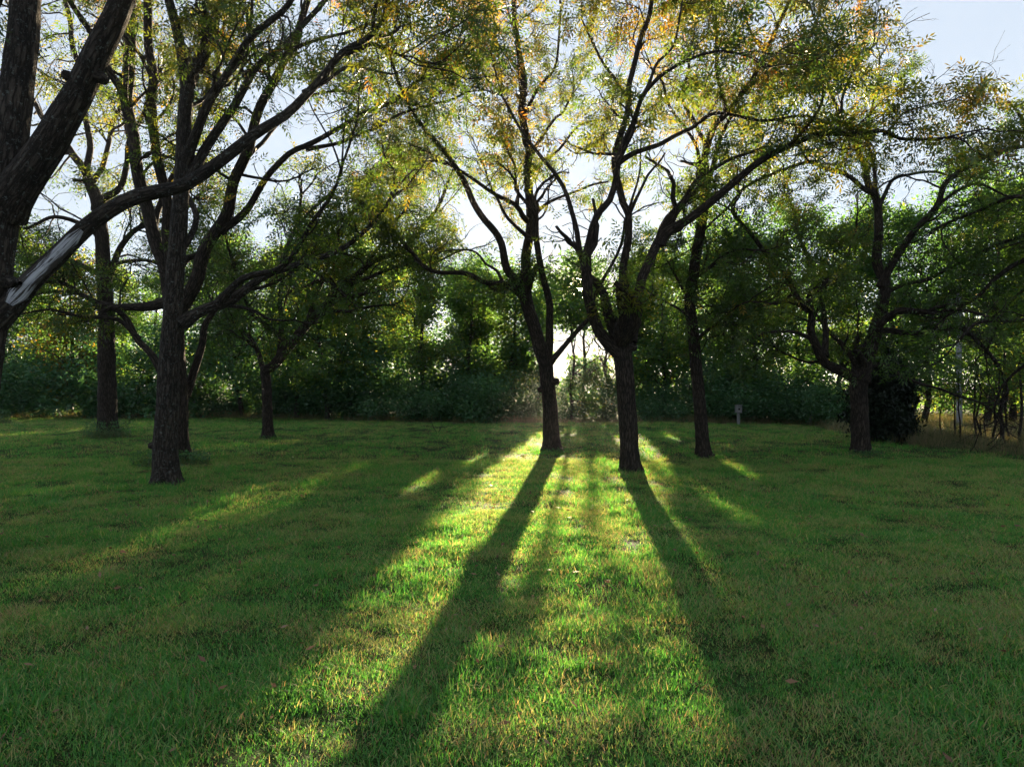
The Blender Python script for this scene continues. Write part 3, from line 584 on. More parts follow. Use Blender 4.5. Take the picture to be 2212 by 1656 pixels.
nt_('pecan_tree', 'tree at the far right edge whose drooping boughs reach into the picture above the saplings', (2390, 1000), 14.3, [
    ([(2390, 1002), (2388, 900), (2384, 800), (2380, 700), (2370, 600), (2350, 500), (2330, 400)], 46, 24, 0, {'from': .5, 'dens': 1.2}),
    ([(2375, 640), (2300, 560), (2220, 560), (2150, 610), (2090, 650), (2040, 680)], 18, 5, .8, {'from': .2, 'dens': 1.3}),
    ([(2382, 740), (2300, 690), (2210, 690), (2130, 700), (2060, 740)], 16, 5, -.6, {'from': .2, 'dens': 1.3}),
    ([(2384, 800), (2300, 750), (2230, 780), (2170, 830), (2150, 880)], 12, 4, 1.2, {'from': .2, 'dens': 1.2}),
    ([(2350, 500), (2280, 440), (2200, 420), (2120, 450), (2050, 480)], 14, 5, 1.4, {'from': .2, 'dens': 1.2}),
    ([(2330, 400), (2270, 320), (2220, 260), (2180, 220)], 14, 5, -.5, {'dens': 1.0}),
    ([(2360, 560), (2280, 500), (2180, 520), (2090, 560), (2010, 600)], 14, 5, 2.2, {'from': .2, 'dens': 1.2}),
    ([(2380, 700), (2290, 620), (2190, 640), (2120, 760)], 10, 4, 2.6, {'from': .2, 'dens': 1.2}),
    ([(2330, 400), (2380, 300), (2420, 200)], 14, 6, .5, {}),
], 110, leaf=.8, tint0=.32, droop=.03, lmat=M_PECANG)

# ------------------------------------------------------------------ treeline archetypes
def diamonds(lp, size, r, flat=.6):
    n = len(lp); d = r.normal(size=(n, 3)); d[:, 2] = d[:, 2] * flat - .15
    T = np.array([[0, 0, 0], [.45, .24, 0.03], [1, 0, -.1], [.45, -.24, .03]], float)
    return place(T, lp, norm(d), size, r, .7)
def wood_tree_data(H, spread, r, nleaf, lean=0.0, base_h=.25, clump=.30, size=.17, trunk_r=.11, world=None, bark=M_BARKW, lmat=M_WOODLEAF, tint0=.45):
    K = 9; pts = np.zeros((1, K + 1, 3)); z = np.linspace(-.1, H * .92, K + 1)
    pts[0, :, 2] = z; pts[0, :, 0] = lean * z / H * 1.2 + np.cumsum(r.normal(size=K + 1) * .10); pts[0, :, 1] = np.cumsum(r.normal(size=K + 1) * .08); pts[0, 0, :2] = 0
    rr = trunk_r * np.linspace(1.15, .2, K + 1)[None]
    pa = Parts(); pa.add(tubes(pts, rr, 8))
    n1 = int(10 + H * 1.6); p, d, r1, t, _ = children(pts, rr, n1, r, base_h, (.7, 1.25)); d[:, 2] += .25
    l1 = spread * (1.05 - .65 * np.abs(t - .45) * 1.3) * r.uniform(.55, 1.1, n1)
    b1, rr1 = grow(p, d, l1, np.clip(r1 * .5, .012, .05), 6, .5, .35, r, .3); pa.add(tubes(b1, rr1, 5))
    p2, d2, r2, t2, i2 = children(b1, rr1, 6, r, .2, (.5, 1.2)); l2 = l1[i2] * r.uniform(.2, .5, len(p2)) + .15
    b2, rr2 = grow(p2, d2, l2, np.clip(r2 * .5, .006, .02), 4, .5, .1, r, .5); pa.add(tubes(b2, rr2, 3))
    nb = len(b2); which = r.integers(0, nb, nleaf); kk = r.integers(1, 5, nleaf)
    cden = r.random(nb) ** 1.0; keep = r.random(nleaf) < .25 + cden[which]; which, kk = which[keep], kk[keep]
    lp = b2[which, kk] + r.normal(size=(len(which), 3)) * clump * np.array([1, 1, .7])
    lp = lp[lp[:, 2] > .15]
    if world is not None:
        lp = lp[beam_keep(lp + world, r.random(len(lp)))]
    V = diamonds(lp, r.uniform(.7, 1.3, len(lp)) * size, r)
    tint = np.clip(tint0 + r.normal(size=len(lp)) * .16, 0, 1)
    return pa.mesh('trunk', bark), leaf_mesh('crown', V, np.repeat(tint, 4), lmat)

def in_beam(x, y, pad): 
    u = x - 0.101 * y; return (-1.9 - pad < u < 2.1 + pad)
R0 = np.random.default_rng(77)
arch = [wood_tree_data(H, sp, R0, n, lean=le, base_h=bh, tint0=t0) for (H, sp, n, le, bh, t0) in
        ((9.5, 2.4, 16000, .6, .16, .45), (8.6, 2.6, 16000, -.8, .12, .35), (10.5, 2.3, 17000, .3, .22, .5), (7.5, 2.5, 15000, .9, .10, .6), (9.0, 2.9, 18000, 0, .10, .3), (6.0, 2.3, 12000, -.5, .08, .75))]
def wood_tree(name, label, px, D, H, a, group=None, rot=None, beamcheck=True, extra=None):
    x = (px - CX) / F * D; loc = np.array([x, D, float(ground_z(x, D))])
    root = empty(name, loc, label, 'tree', group)
    if beamcheck and in_beam(x, D, 3.2):
        r = np.random.default_rng(int(px * 7 + D))
        tm, cm = wood_tree_data(H, 2.4, r, 14000, lean=.2, base_h=.12, world=loc, **(extra or {}))
        link('trunk', tm, root); c = link('crown', cm, root)
    else:
        hs = (9.5, 8.6, 10.5, 7.5, 9.0, 6.0)[a]; s = H / hs
        tm, cm = arch[a]
        t = link('trunk', tm, root); c = link('crown', cm, root)
        root.scale = (s * .5 + .5, s * .5 + .5, s); root.rotation_euler = (0, 0, (px * 1.7 if rot is None else rot))
    c['kind'] = 'stuff'
    return root
WOOD = [  # column in the photograph, distance, height, archetype, label
    (-60, 37, 8.2, 0, 'treeline tree at the very left end, partly behind the huge left trunk'),
    (30, 36, 7.6, 1, 'treeline tree seen just right of the huge left trunk under the split limb'),
    (95, 38, 8.4, 4, 'treeline tree behind the split limb, reddish undergrowth at its foot'),
    (160, 36, 7.8, 5, 'shorter brownish treeline tree left of the weed-skirted trunk'),
    (262, 38, 8.6, 2, 'treeline tree between the weed-skirted trunk and the foreground trunk'),
    (330, 36, 8.0, 0, 'treeline tree whose crown shows just left of the foreground trunk'),
    (455, 37, 9.2, 4, 'treeline tree showing just right of the foreground trunk'),
    (525, 35, 9.0, 1, 'treeline tree left of the small slim bending tree'),
    (640, 34, 9.4, 2, 'grey treeline trunk rising just right of the small slim bending tree'),
    (708, 33, 9.6, 0, 'thin dark-stemmed treeline tree, first of a pair behind the long rising limb'),
    (728, 35, 9.0, 3, 'thin leaning treeline tree, second of the pair behind the long rising limb'),
    (800, 36, 8.8, 4, 'dense green treeline tree left of the tall straight one'),
    (912, 32, 8.8, 2, 'tall straight treeline tree with the plainest bare dark trunk'),
    (985, 34, 7.6, 1, 'treeline tree with autumn-red sprays right of the tall straight one'),
    (1050, 35, 7.4, 3, 'lower yellow-green treeline tree two trees left of the leaning central trunk'),
    (1108, 33, 7.2, 5, 'low brownish treeline tree just left of the leaning central trunk'),
    (1232, 31, 7.4, 0, 'slim trunk standing in the bright sun gap between the central pair'),
    (1300, 37, 6.2, 1, 'small hazy tree in the sunlit opening between the central pair'),
    (1165, 36, 7.8, 1, 'treeline tree seen between the two forks of the leaning central trunk'),
    (1262, 39, 8.6, 0, 'farther treeline tree right of the slim trunk in the sun gap'),
    (1352, 35, 8.2, 2, 'treeline tree straight behind the ridged central trunk'),
    (1390, 39, 8.8, 4, 'farther treeline tree just right of the ridged central trunk'),
    (860, 39, 9.2, 0, 'farther treeline tree left of the tall straight bare trunk'),
    (1010, 39, 8.6, 4, 'farther treeline tree behind the low left limb of the leaning central trunk'),
    (580, 39, 9.4, 2, 'farther treeline tree rising behind the small slim bending tree'),
    (1530, 38, 9.6, 0, 'farther treeline tree just right of the slender tree'),
    (1425, 33, 8.4, 4, 'treeline tree with dark crown between the ridged central trunk and the slender tree'),
    (1478, 36, 9.0, 2, 'treeline tree hidden close behind the slender tree'),
    (1590, 33, 9.6, 1, 'treeline tree above the small nest box'),
    (1650, 32, 9.2, 0, 'treeline tree with yellow backlit leaves right of the nest box'),
    (1735, 31, 9.6, 4, 'treeline tree behind the left limbs of the wide-spreading tree'),
    (1815, 29, 9.2, 2, 'treeline tree straight above the dark cedar'),
    (1930, 28, 8.6, 1, 'treeline tree behind the right limbs of the wide-spreading tree'),
    (1992, 27, 9.0, 4, 'leafy tree left of the pale pole'),
    (2128, 25, 9.0, 0, 'rounded olive-green tree right of the pale pole'),
    (2190, 27, 10.0, 4, 'dense olive tree against the right edge behind the saplings'),
    (2280, 24, 9.5, 2, 'tree beyond the right edge of the thicket'),
    (2420, 22, 9.5, 1, 'outermost tree of the right-hand thicket'),
    (-160, 37, 9.0, 4, 'treeline tree beyond the left end of the view'),
]
for (px, D, H, a, lb) in WOOD:
    wood_tree('wood_tree', lb, px, D, H, a, 'trees of the wood behind the lawn', extra={'trunk_r': .065} if px == 1232 else None)

# far wood: reads as one mass
def mass(name, label, xr, yr, hz, n, size, seed, mat, tint0=.4, zlo=.1, lowdense=1.0):
    r = np.random.default_rng(seed)
    nc = int(n / 160); cx = r.uniform(*xr, nc); cyy = r.uniform(*yr, nc); top = hz(cx, cyy) * (0.75 + .5 * vnoise(cx * .3, cyy * .3, seed)); cz = zlo + (top - zlo) * r.random(nc) ** lowdense
    hol = (vnoise(cx * .45, cz * .8, seed + 3) > .31) | (cz < 3.8); cx, cyy, cz = cx[hol], cyy[hol], cz[hol]; n = int(n * hol.mean()); nc = len(cx)
    k = r.integers(0, nc, n); lp = np.stack([cx, cyy, cz], -1)[k] + r.normal(size=(n, 3)) * np.array([.5, .5, .34])
    lp = lp[lp[:, 2] > .05]; lp = lp[beam_keep(lp, r.random(len(lp)))]
    V = diamonds(lp, r.uniform(.7, 1.4, len(lp)) * size, r)
    o = link(name, leaf_mesh(name, V, np.repeat(np.clip(tint0 + r.normal(size=len(lp)) * .2, 0, 1), 4), mat)); tag(o, label, 'woodland', kind='stuff'); return o
mass('far_wood', 'dim far foliage of the wood seen through the gaps of the treeline', (-48, 34), (38, 50), lambda x, y: 7.6 + 0 * x, 105000, .26, 5, M_WOODLEAF, .4,  .2, 1.3)
mass('thicket_undergrowth', 'dark tangled undergrowth filling the foot of the wood behind the shrubs', (-42, 13), (32.5, 38), lambda x, y: 3.9 + 0 * x, 80000, .20, 6, M_HEDGE, .4, .1, 1.0)
mass('side_thicket', 'leafy thicket filling the right side behind the saplings', (19, 34), (18, 36), lambda x, y: 5.5 + 0 * x, 50000, .19, 8, M_WOODLEAF, .45, .8, 1.0)

# hedge shrubs in front of the treeline
def shrub_data(H, W, r, n, world=None, mat=M_HEDGE, size=.10, stem=M_BARKW):
    ns = 9; a = r.uniform(0, 6.28, ns); p = np.stack([np.cos(a), np.sin(a), a * 0], -1) * .15; d = np.stack([np.cos(a) * .55, np.sin(a) * .55, np.ones(ns)], -1)
    b, rr = grow(p, d, H * r.uniform(.7, 1.0, ns), np.full(ns, .02), 6, .5, .2, r, .4); pa = Parts(); pa.add(tubes(b, rr, 4))
    p2, d2, r2, t2, i2 = children(b, rr, 9, r, .1, (.6, 1.3)); b2, rr2 = grow(p2, d2, r.uniform(.3, .75, len(p2)) * W * .6, np.full(len(p2), .008), 4, .6, 0, r, .5); pa.add(tubes(b2, rr2, 3))
    k = r.integers(0, len(b2), n); j = r.integers(0, 5, n); lp = b2[k, j] + r.normal(size=(n, 3)) * np.array([.17 * W, .17 * W, .16])
    lp = lp[lp[:, 2] > .03]
    if world is not None: lp = lp[beam_keep(lp + world, r.random(len(lp)))]
    V = diamonds(lp, r.uniform(.7, 1.3, len(lp)) * size, r)
    return pa.mesh('stem', stem), leaf_mesh('foliage', V, np.repeat(np.clip(.45 + r.normal(size=len(lp)) * .2, 0, 1), 4), mat)
sh = [shrub_data(H, W, R0, n) for H, W, n in ((2.2, 1.4, 9500), (1.8, 1.6, 9500), (2.6, 1.5, 11000), (1.3, 1.2, 6000))]
def edge_D(px): return float(np.interp(px, [-200, 0, 600, 1000, 1500, 1750, 1800, 1870], [35.5, 34.7, 33.7, 29.8, 29.8, 28.0, 26, 22]))
SL = ['at the left end of the hedge beside the huge left trunk', 'under the pale split limb', 'left of the weed-skirted trunk', 'directly behind the weed-skirted trunk', 'between weed-skirted trunk and foreground trunk',
      'directly behind the foreground trunk', 'just right of the foreground trunk', 'left of the small slim tree', 'directly behind the small slim tree', 'first right of the small slim tree', 'second right of the small slim tree',
      'below the pair of thin treeline stems', 'left of the tall straight treeline trunk', 'at the foot of the tall straight treeline trunk', 'above the bare twigs lying on the lawn', 'right of the bare twigs lying on the lawn', 'two bushes left of the leaning central trunk', 'just left of the leaning central trunk',
      'in the sun haze left side between the central pair', 'in the sun haze right side between the central pair', 'right of the ridged central trunk', 'left of the slender tree', 'right of the slender tree', 'just left of the nest box', 'just right of the nest box', 'second right of the nest box', 'left of the pale thin post', 'right of the pale thin post', 'left of the dark cedar']
SX = [-10, 55, 120, 215, 290, 360, 440, 510, 575, 645, 710, 770, 835, 900, 955, 1010, 1065, 1125, 1225, 1310, 1400, 1460, 1545, 1572, 1625, 1675, 1722, 1775, 1815]
for i, (px, lb) in enumerate(zip(SX, SL)):
    D = edge_D(px) + 1.2 + (.9 if 1540 < px < 1650 else 0) + (i * 37 % 10) * .09; x = (px - CX) / F * D; loc = np.array([x, D, 0.0]); k = i * 5 % 4 if px < 1150 else (3 if px < 1350 else i % 3)
    root = empty('shrub', loc, ('tall' if k == 2 else 'low' if k == 3 else 'broad' if k == 1 else 'dark') + ' blue-green shrub ' + lb, 'shrub', 'shrubs along the foot of the wood')
    if in_beam(x, D, 1.5):
        a, b = shrub_data(1.2, 1.2, np.random.default_rng(500 + i), 3800, world=loc)
    else: a, b = sh[k]
    link('stem', a, root); f = link('foliage', b, root); f['kind'] = 'stuff'
    root.rotation_euler = (0, 0, 0 if in_beam(x, D, 1.5) else i * 2.1); 
    if not in_beam(x, D, 1.5): s = 1.0 + (i * 13 % 7) * .05; root.scale = (s * 1.15, s, s)

# dark cedar behind the wide-spreading tree: one dense cone of needle sprays
def cedar(px, D, H, W, label, seed):
    r = np.random.default_rng(seed); x = (px - CX) / F * D; root = empty('cedar', (x, D, 0), label, 'conifer')
    K = 6; pts = np.zeros((1, K + 1, 3)); pts[0, :, 2] = np.linspace(-.1, H * .95, K + 1); rr = .11 * np.linspace(1, .15, K + 1)[None]; pa = Parts(); pa.add(tubes(pts, rr, 8))
    p, d, r1, t, _ = children(pts, rr, 90, r, .03, (1.0, 1.45)); l1 = W * (1.02 - t) ** .6 * r.uniform(.75, 1.1, len(p)); d[:, 2] += .3
    b1, rr1 = grow(p, d, l1, np.full(len(p), .015), 5, .35, .35, r, .3); pa.add(tubes(b1, rr1, 3))
    n = 18000; k = r.integers(0, len(b1), n); j = r.random(n) ** .6 * 4.99; i = j.astype(int); lp = b1[k, i] * (1 - (j - i))[:, None] + b1[k, i + 1] * (j - i)[:, None] + r.normal(size=(n, 3)) * np.array([.16, .16, .13])
    lp = lp[lp[:, 2] > .05]
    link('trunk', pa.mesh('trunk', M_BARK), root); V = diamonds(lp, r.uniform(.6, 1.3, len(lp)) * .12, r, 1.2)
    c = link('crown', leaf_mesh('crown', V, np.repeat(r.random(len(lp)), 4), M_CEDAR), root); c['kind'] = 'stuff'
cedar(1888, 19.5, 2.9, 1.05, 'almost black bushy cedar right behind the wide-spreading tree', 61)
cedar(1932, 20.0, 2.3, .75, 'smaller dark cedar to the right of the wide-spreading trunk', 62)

# thin saplings at the right edge, dead snag, pale pole
for i, (px, by, ty, D, wd, lean, lb) in enumerate([
        (2031, 950, 830, 20, 3, 0, 'thin bare sapling farthest left in the right-hand row'), (2060, 955, 790, 19.4, 4, 3, 'straight sapling, second in the row, left of the pole'), (2073, 956, 800, 19.2, 4, -3, 'sapling standing almost in line with the pale pole'),
        (2105, 957, 770, 19, 5, 2, 'taller sapling just right of the pale pole'), (2116, 958, 790, 18.8, 5, -4, 'sapling second right of the pale pole, close to its neighbour'), (2127, 958, 820, 19.1, 3, 8, 'thinnest sapling leaning right in the middle of the row'),
        (2144, 965, 800, 18, 6, 18, 'sapling leaning strongly right near the right edge'), (2163, 964, 720, 18.1, 9, 8, 'stoutest young stem in the row near the right edge'), (2172, 962, 810, 18.5, 4, 6, 'thin stem standing right of the stoutest one'), (2206, 968, 760, 17.5, 7, -3, 'last young stem at the right edge of the picture')]):
    r = np.random.default_rng(900 + i); p0 = P(px, by, D); p0[2] = 0; top = P(px + lean, ty, D)
    root = empty('sapling', p0, lb, 'sapling', 'young stems in the rough grass on the right')
    t = np.linspace(0, 1, 7)[:, None]; pts = (p0 - [0, 0, .05]) * (1 - t) + top * t + r.normal(size=(7, 3)) * .03; rad = wd / 2 / F * D * np.linspace(1, .5, 7)
    pa = Parts(); pa.add(tubes(pts[None], rad[None], 7)); p, d, r1, tt, _ = children(pts[None], rad[None], 9, r, .45, (.5, 1.1)); b, rr = grow(p, d, r.uniform(.4, .9, 9), np.full(9, .007), 5, .5, .3, r, .4); pa.add(tubes(b, rr, 4))
    p2, d2, _, _, _ = children(b, rr, 5, r, .2, (.5, 1.2)); b2, rr2 = grow(p2, d2, r.uniform(.15, .4, len(p2)), np.full(len(p2), .004), 3, .5, 0, r, .5); pa.add(tubes(b2, rr2, 3))
    link('trunk', pa.mesh('trunk', M_BARKW, p0), root)
    lp, ld, _, _, _ = children(b2, rr2, 9, r, .1, (.6, 1.3)); lp = lp + r.normal(size=lp.shape) * .06; V = diamonds(lp, r.uniform(.07, .12, len(lp)), r)
    c = link('crown', leaf_mesh('crown', V, np.repeat(np.clip(.5 + r.normal(size=len(lp)) * .2, 0, 1), 4), M_WOODLEAF, p0), root); c['kind'] = 'stuff'

p0 = P(1969, 945, 20.5); p0[2] = 0
root = empty('dead_snag', p0, 'short crooked dead stem bending right beside the dark cedar', 'dead tree')
pts = np.array([P(1969, 958, 20.5), P(1970, 925, 20.5), P(1970, 895, 20.5), P(1977, 878, 20.4), P(1984, 862, 20.3), P(1983, 855, 20.3)])
pa = Parts(); pa.add(tubes(catmull(pts, .1)[None], np.interp(np.linspace(0, 1, len(catmull(pts, .1))), [0, .5, 1], [.085, .07, .035])[None], 10, .08)); link('trunk', pa.mesh('trunk', M_BARK, p0), root)
pa = Parts(); pa.add(tubes(np.array([P(1970, 900, 20.5), P(1962, 880, 20.6), P(1958, 868, 20.6)])[None], np.array([[.04, .025, .012]]), 6)); link('branch', pa.mesh('branch', M_BARK, p0), root)

def lathe(c, prof, sides=20):
    pts = np.array([[c[0], c[1], c[2] + z] for z, _ in prof]); return tubes(pts[None], np.array([[r for _, r in prof]]), sides)
D = 25; x = (2072 - CX) / F * D
root = empty('utility_pole', (x, D, 0), 'pale grey upright pole glimpsed through the foliage on the right', 'pole')
pa = Parts(); pa.add(lathe((0, 0, 0), [(-.2, .10), (0, .10), (2, .095), (4, .09), (6.4, .08), (6.42, .01)])); link('post', pa.mesh('post', M_POLE), root)
pa = Parts(); pa.add(lathe((0, 0, 0), [(3.12, .08), (3.13, .105), (3.19, .105), (3.20, .08)])); link('band', pa.mesh('band', M_POLE), root)

def box(sx, sy, sz, cx=0, cy=0, cz=0, bev=.006, mat=None, name='box'):
    import bmesh
    bm = bmesh.new(); bmesh.ops.create_cube(bm, size=1); bmesh.ops.scale(bm, vec=(sx, sy, sz), verts=bm.verts); bmesh.ops.translate(bm, vec=(cx, cy, cz), verts=bm.verts)
    bmesh.ops.bevel(bm, geom=bm.edges[:], offset=bev, segments=1, affect='EDGES'); me = bpy.data.meshes.new(name); bm.to_mesh(me); bm.free(); me.materials.append(mat); return me
D = 28.75; x = (1595 - CX) / F * D
root = empty('nest_box', (x, D, 0), 'small pale nest box on a short post at the edge of the lawn', 'nest box')
link('post', box(.10, .10, .52, 0, 0, .24, mat=M_PALE, name='post'), root)
link('box', box(.24, .22, .30, 0, 0, .652, mat=M_PALE, name='box'), root)
me = box(.27, .26, .03, 0, -.01, .82, mat=M_PALE, name='roof'); link('roof', me, root)
pa = Parts(); pa.add(tubes(np.array([[[0, -.105, .66], [0, -.114, .66], [0, -.1145, .66]]]), np.array([[.045, .045, .001]]), 16)); link('entrance_hole', pa.mesh('entrance_hole', M_HOLE), root)
D = 28.2; x = (1751 - CX) / F * D
root = empty('fence_post', (x, D, 0), 'thin pale post standing among the shrubs right of the nest box', 'post')
link('post', box(.07, .07, 1.15, 0, 0, .55, mat=M_PALE, name='post'), root); link('cap', box(.10, .10, .03, 0, 0, 1.142, mat=M_PALE, name='cap'), root)

# ------------------------------------------------------------------ blades: tufts shared by instancing
def blades(n, rad, hmin, hmax, wid, lean, r, straw=.15, lie=.1, seg=3, spread=1.0):
    a = r.uniform(0, 6.283, n); q_ = np.sqrt(r.random(n)) * rad; base = np.stack([np.cos(a) * q_, np.sin(a) * q_, np.full(n, -.008)], -1)
    h = r.uniform(hmin, hmax, n); az = r.uniform(0, 6.283, n); ln = np.abs(r.normal(size=n)) * lean + .1
    isl = r.random(n) < lie; ln = np.where(isl, r.uniform(1.2, 1.5, n), ln); base[:, 2] += np.where(isl, r.uniform(.005, .03, n), 0)
    dx, dy = np.cos(az), np.sin(az); wv = np.stack([-dy, dx, dy * 0], -1) * (wid * r.uniform(.6, 1.2, n) / 2)[:, None]
    V = []; cur = base.copy(); an = ln * .5
    for k in range(seg):
        wk = 1 - (k / seg) ** 1.6
        V += [cur - wv * wk, cur + wv * wk]
        stp = h / seg; cur = cur + np.stack([dx * np.sin(an) * stp, dy * np.sin(an) * stp, np.cos(an) * stp], -1); an = np.where(isl, an * .5 + .75, an + ln * .55 + .12)
    V.append(cur)
    V = np.stack(V, 1); m = V.shape[1]
    off = (np.arange(n) * m)[:, None]
    qs = np.array([[2 * k, 2 * k + 1, 2 * k + 3, 2 * k + 2] for k in range(seg - 1)]); tr = np.array([[2 * seg - 2, 2 * seg - 1, 2 * seg]])
    loops = np.concatenate([np.concatenate([(off + qs.ravel()[None])], 1), off + tr.ravel()[None]], 1).ravel(); sizes = np.tile(np.array([4] * (seg - 1) + [3]), n)
    tint = np.where(r.random(n) < straw, r.uniform(.72, 1.0, n), np.clip(.36 + r.normal(size=n) * .13, 0, .7)); tint = np.where(isl & (r.random(n) < .55), r.uniform(.65, 1, n), tint)
    return V.reshape(-1, 3), loops, sizes, np.repeat(tint, m)
def coll(name, specs, mat, seed):
    c = bpy.data.collections.new(name); r = np.random.default_rng(seed)
    for i, s in enumerate(specs):
        V, l, z, t = blades(r=r, **s); me = mesh_from(name + '_tuft', V, loops=l, sizes=z, mat=mat, attrs={'tint': ('FLOAT', t)}); o = bpy.data.objects.new('%s_tuft_%02d' % (name, i), me); c.objects.link(o)
    return c
def scatter(name, label, cat, pts, scale, rotz, idx, collection, tilt=.12, seed=1):
    r = np.random.default_rng(seed); n = len(pts)
    rot = np.stack([r.normal(size=n) * tilt, r.normal(size=n) * tilt, rotz], -1)
    me = bpy.data.meshes.new(name); me.vertices.add(n); me.vertices.foreach_set('co', np.asarray(pts, np.float32).ravel())
    for an, ty, arr, f in (('rot', 'FLOAT_VECTOR', rot, 'vector'), ('scl', 'FLOAT', scale, 'value'), ('idx', 'INT', idx, 'value')):
        a = me.attributes.new(an, ty, 'POINT'); a.data.foreach_set(f, np.asarray(arr, np.int32 if ty == 'INT' else np.float32).ravel())
    o = link(name, me); tag(o, label, cat, kind='stuff')
    ng = bpy.data.node_groups.new(name + '_scatter', 'GeometryNodeTree')
    ng.interface.new_socket(name='Geometry', in_out='INPUT', socket_type='NodeSocketGeometry'); ng.interface.new_socket(name='Geometry', in_out='OUTPUT', socket_type='NodeSocketGeometry')
    N, Lk = ng.nodes, ng.links; gi = N.new('NodeGroupInput'); go = N.new('NodeGroupOutput'); ip = N.new('GeometryNodeInstanceOnPoints'); ci = N.new('GeometryNodeCollectionInfo')
    ci.inputs[0].default_value = collection; ci.inputs['Separate Children'].default_value = True; ci.inputs['Reset Children'].default_value = True; ip.inputs['Pick Instance'].default_value = True
    def na(nm, dt):
        x = N.new('GeometryNodeInputNamedAttribute'); x.data_type = dt; x.inputs['Name'].default_value = nm; return x.outputs[0]
    Lk.new(gi.outputs[0], ip.inputs['Points']); Lk.new(ci.outputs[0], ip.inputs['Instance']); Lk.new(na('idx', 'INT'), ip.inputs['Instance Index']); Lk.new(na('scl', 'FLOAT'), ip.inputs['Scale'])
    er = N.new('FunctionNodeEulerToRotation'); Lk.new(na('rot', 'FLOAT_VECTOR'), er.inputs[0]); Lk.new(er.outputs[0], ip.inputs['Rotation'])
    Lk.new(ip.outputs[0], go.inputs[0]); mod = o.modifiers.new('scatter', 'NODES'); mod.node_group = ng
    return o
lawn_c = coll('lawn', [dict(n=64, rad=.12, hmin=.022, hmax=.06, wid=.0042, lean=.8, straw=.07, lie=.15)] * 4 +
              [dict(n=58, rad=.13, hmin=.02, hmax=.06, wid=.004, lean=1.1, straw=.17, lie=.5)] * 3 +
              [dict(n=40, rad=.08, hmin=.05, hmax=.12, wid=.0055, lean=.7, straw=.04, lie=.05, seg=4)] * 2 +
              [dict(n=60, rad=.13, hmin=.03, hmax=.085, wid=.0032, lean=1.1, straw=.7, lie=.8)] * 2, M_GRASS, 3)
def wedge(n, d0, d1, r, fov=.80, pad=.6):
    D = np.sqrt(r.uniform(d0 ** 2, d1 ** 2, n)); return np.stack([(r.random(n) * 2 - 1) * (fov * D + pad), D], -1)
def edge_far(x, y):     # True on the mown lawn
    px = CX + x / y * F; e = np.interp(px, [-200, 0, 600, 1000, 1500, 1750, 1800, 1900, 2212, 2500], [35.5, 34.9, 34, 30, 29.8, 28, 24, 19.5, 15.4, 13]); return y < e
r = np.random.default_rng(31)
pp, ss, ix = [], [], []
for n, a, b, s0, s1 in ((6800, 2.0, 5.0, .8, 1.15), (10500, 5.0, 9.0, .9, 1.25), (12000, 9.0, 15.0, 1.1, 1.5), (15000, 15.0, 36.0, 1.5, 2.1)):
    q2 = wedge(n, a, b, r); q2 = q2[edge_far(q2[:, 0], q2[:, 1])]; m = len(q2)
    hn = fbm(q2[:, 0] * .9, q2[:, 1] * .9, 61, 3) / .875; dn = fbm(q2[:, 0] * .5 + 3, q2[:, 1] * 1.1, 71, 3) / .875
    gn = fbm(q2[:, 0] * 2.6, q2[:, 1] * 2.2, 83, 3) / .875
    row = .5 + .5 * np.sin(2 * np.pi * (q2[:, 0] + .5 * np.sin(q2[:, 1] * .17) + 1.2 * fbm(q2[:, 0] * .25, q2[:, 1] * .25, 5, 2)) / 1.15)
    s = r.uniform(s0, s1, m) * (.35 + .75 * hn + .75 * gn) * (.86 + .22 * row)
    s = np.minimum(s, 1.12 * s1 / 1.15)
    dn = dn + .10 * sstep(1.5, 7, q2[:, 0]) + .08 * sstep(7, 3, q2[:, 1]) + .12 * (np.abs(q2[:, 0] - .101 * q2[:, 1] + .2) < 1.5); k = np.where(dn > .56, r.integers(4, 7, m), r.integers(0, 4, m)); k = np.where((hn > .6) & (r.random(m) < .35), r.integers(7, 9, m), k); k = np.where(r.random(m) < np.where(row < .3, .20, .05) * np.where(dn > .5, 1.6, .8), r.integers(9, 11, m), k)  # more dry clippings along the sun strip, partly painting its sunlit yellow into the grass
    kp = r.random(m) > np.where(gn < .43, .42, .04); q2, s, k = q2[kp], s[kp], k[kp]
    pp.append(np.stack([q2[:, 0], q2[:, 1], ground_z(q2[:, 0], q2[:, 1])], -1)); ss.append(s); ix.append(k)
for bx_, by_, D_, w_ in ((362, 1045, 11.2, .3), (387, 1000, 14.3, .28), (234, 943, 21.5, .36), (578, 945, 21.5, .22), (1190, 975, 16.9, .27), (1361, 1019, 12.8, .23), (1520, 987, 15.5, .22), (1860, 981, 16.3, .26)):
    a_ = r.uniform(0, 6.28, 26); c_ = P(bx_, by_, D_); rd = w_ * r.uniform(.85, 1.7, 26); qx, qy = c_[0] + np.cos(a_) * rd, D_ + np.sin(a_) * rd
    pp.append(np.stack([qx, qy, ground_z(qx, qy)], -1)); ss.append(r.uniform(.9, 1.7, 26)); ix.append(r.integers(7, 9, 26))
pp, ss, ix = np.concatenate(pp), np.concatenate(ss), np.concatenate(ix)
scatter('lawn_grass', 'short mown green grass with dry clippings covering the whole lawn', 'grass', pp, ss, r.uniform(0, 6.28, len(pp)), ix, lawn_c)

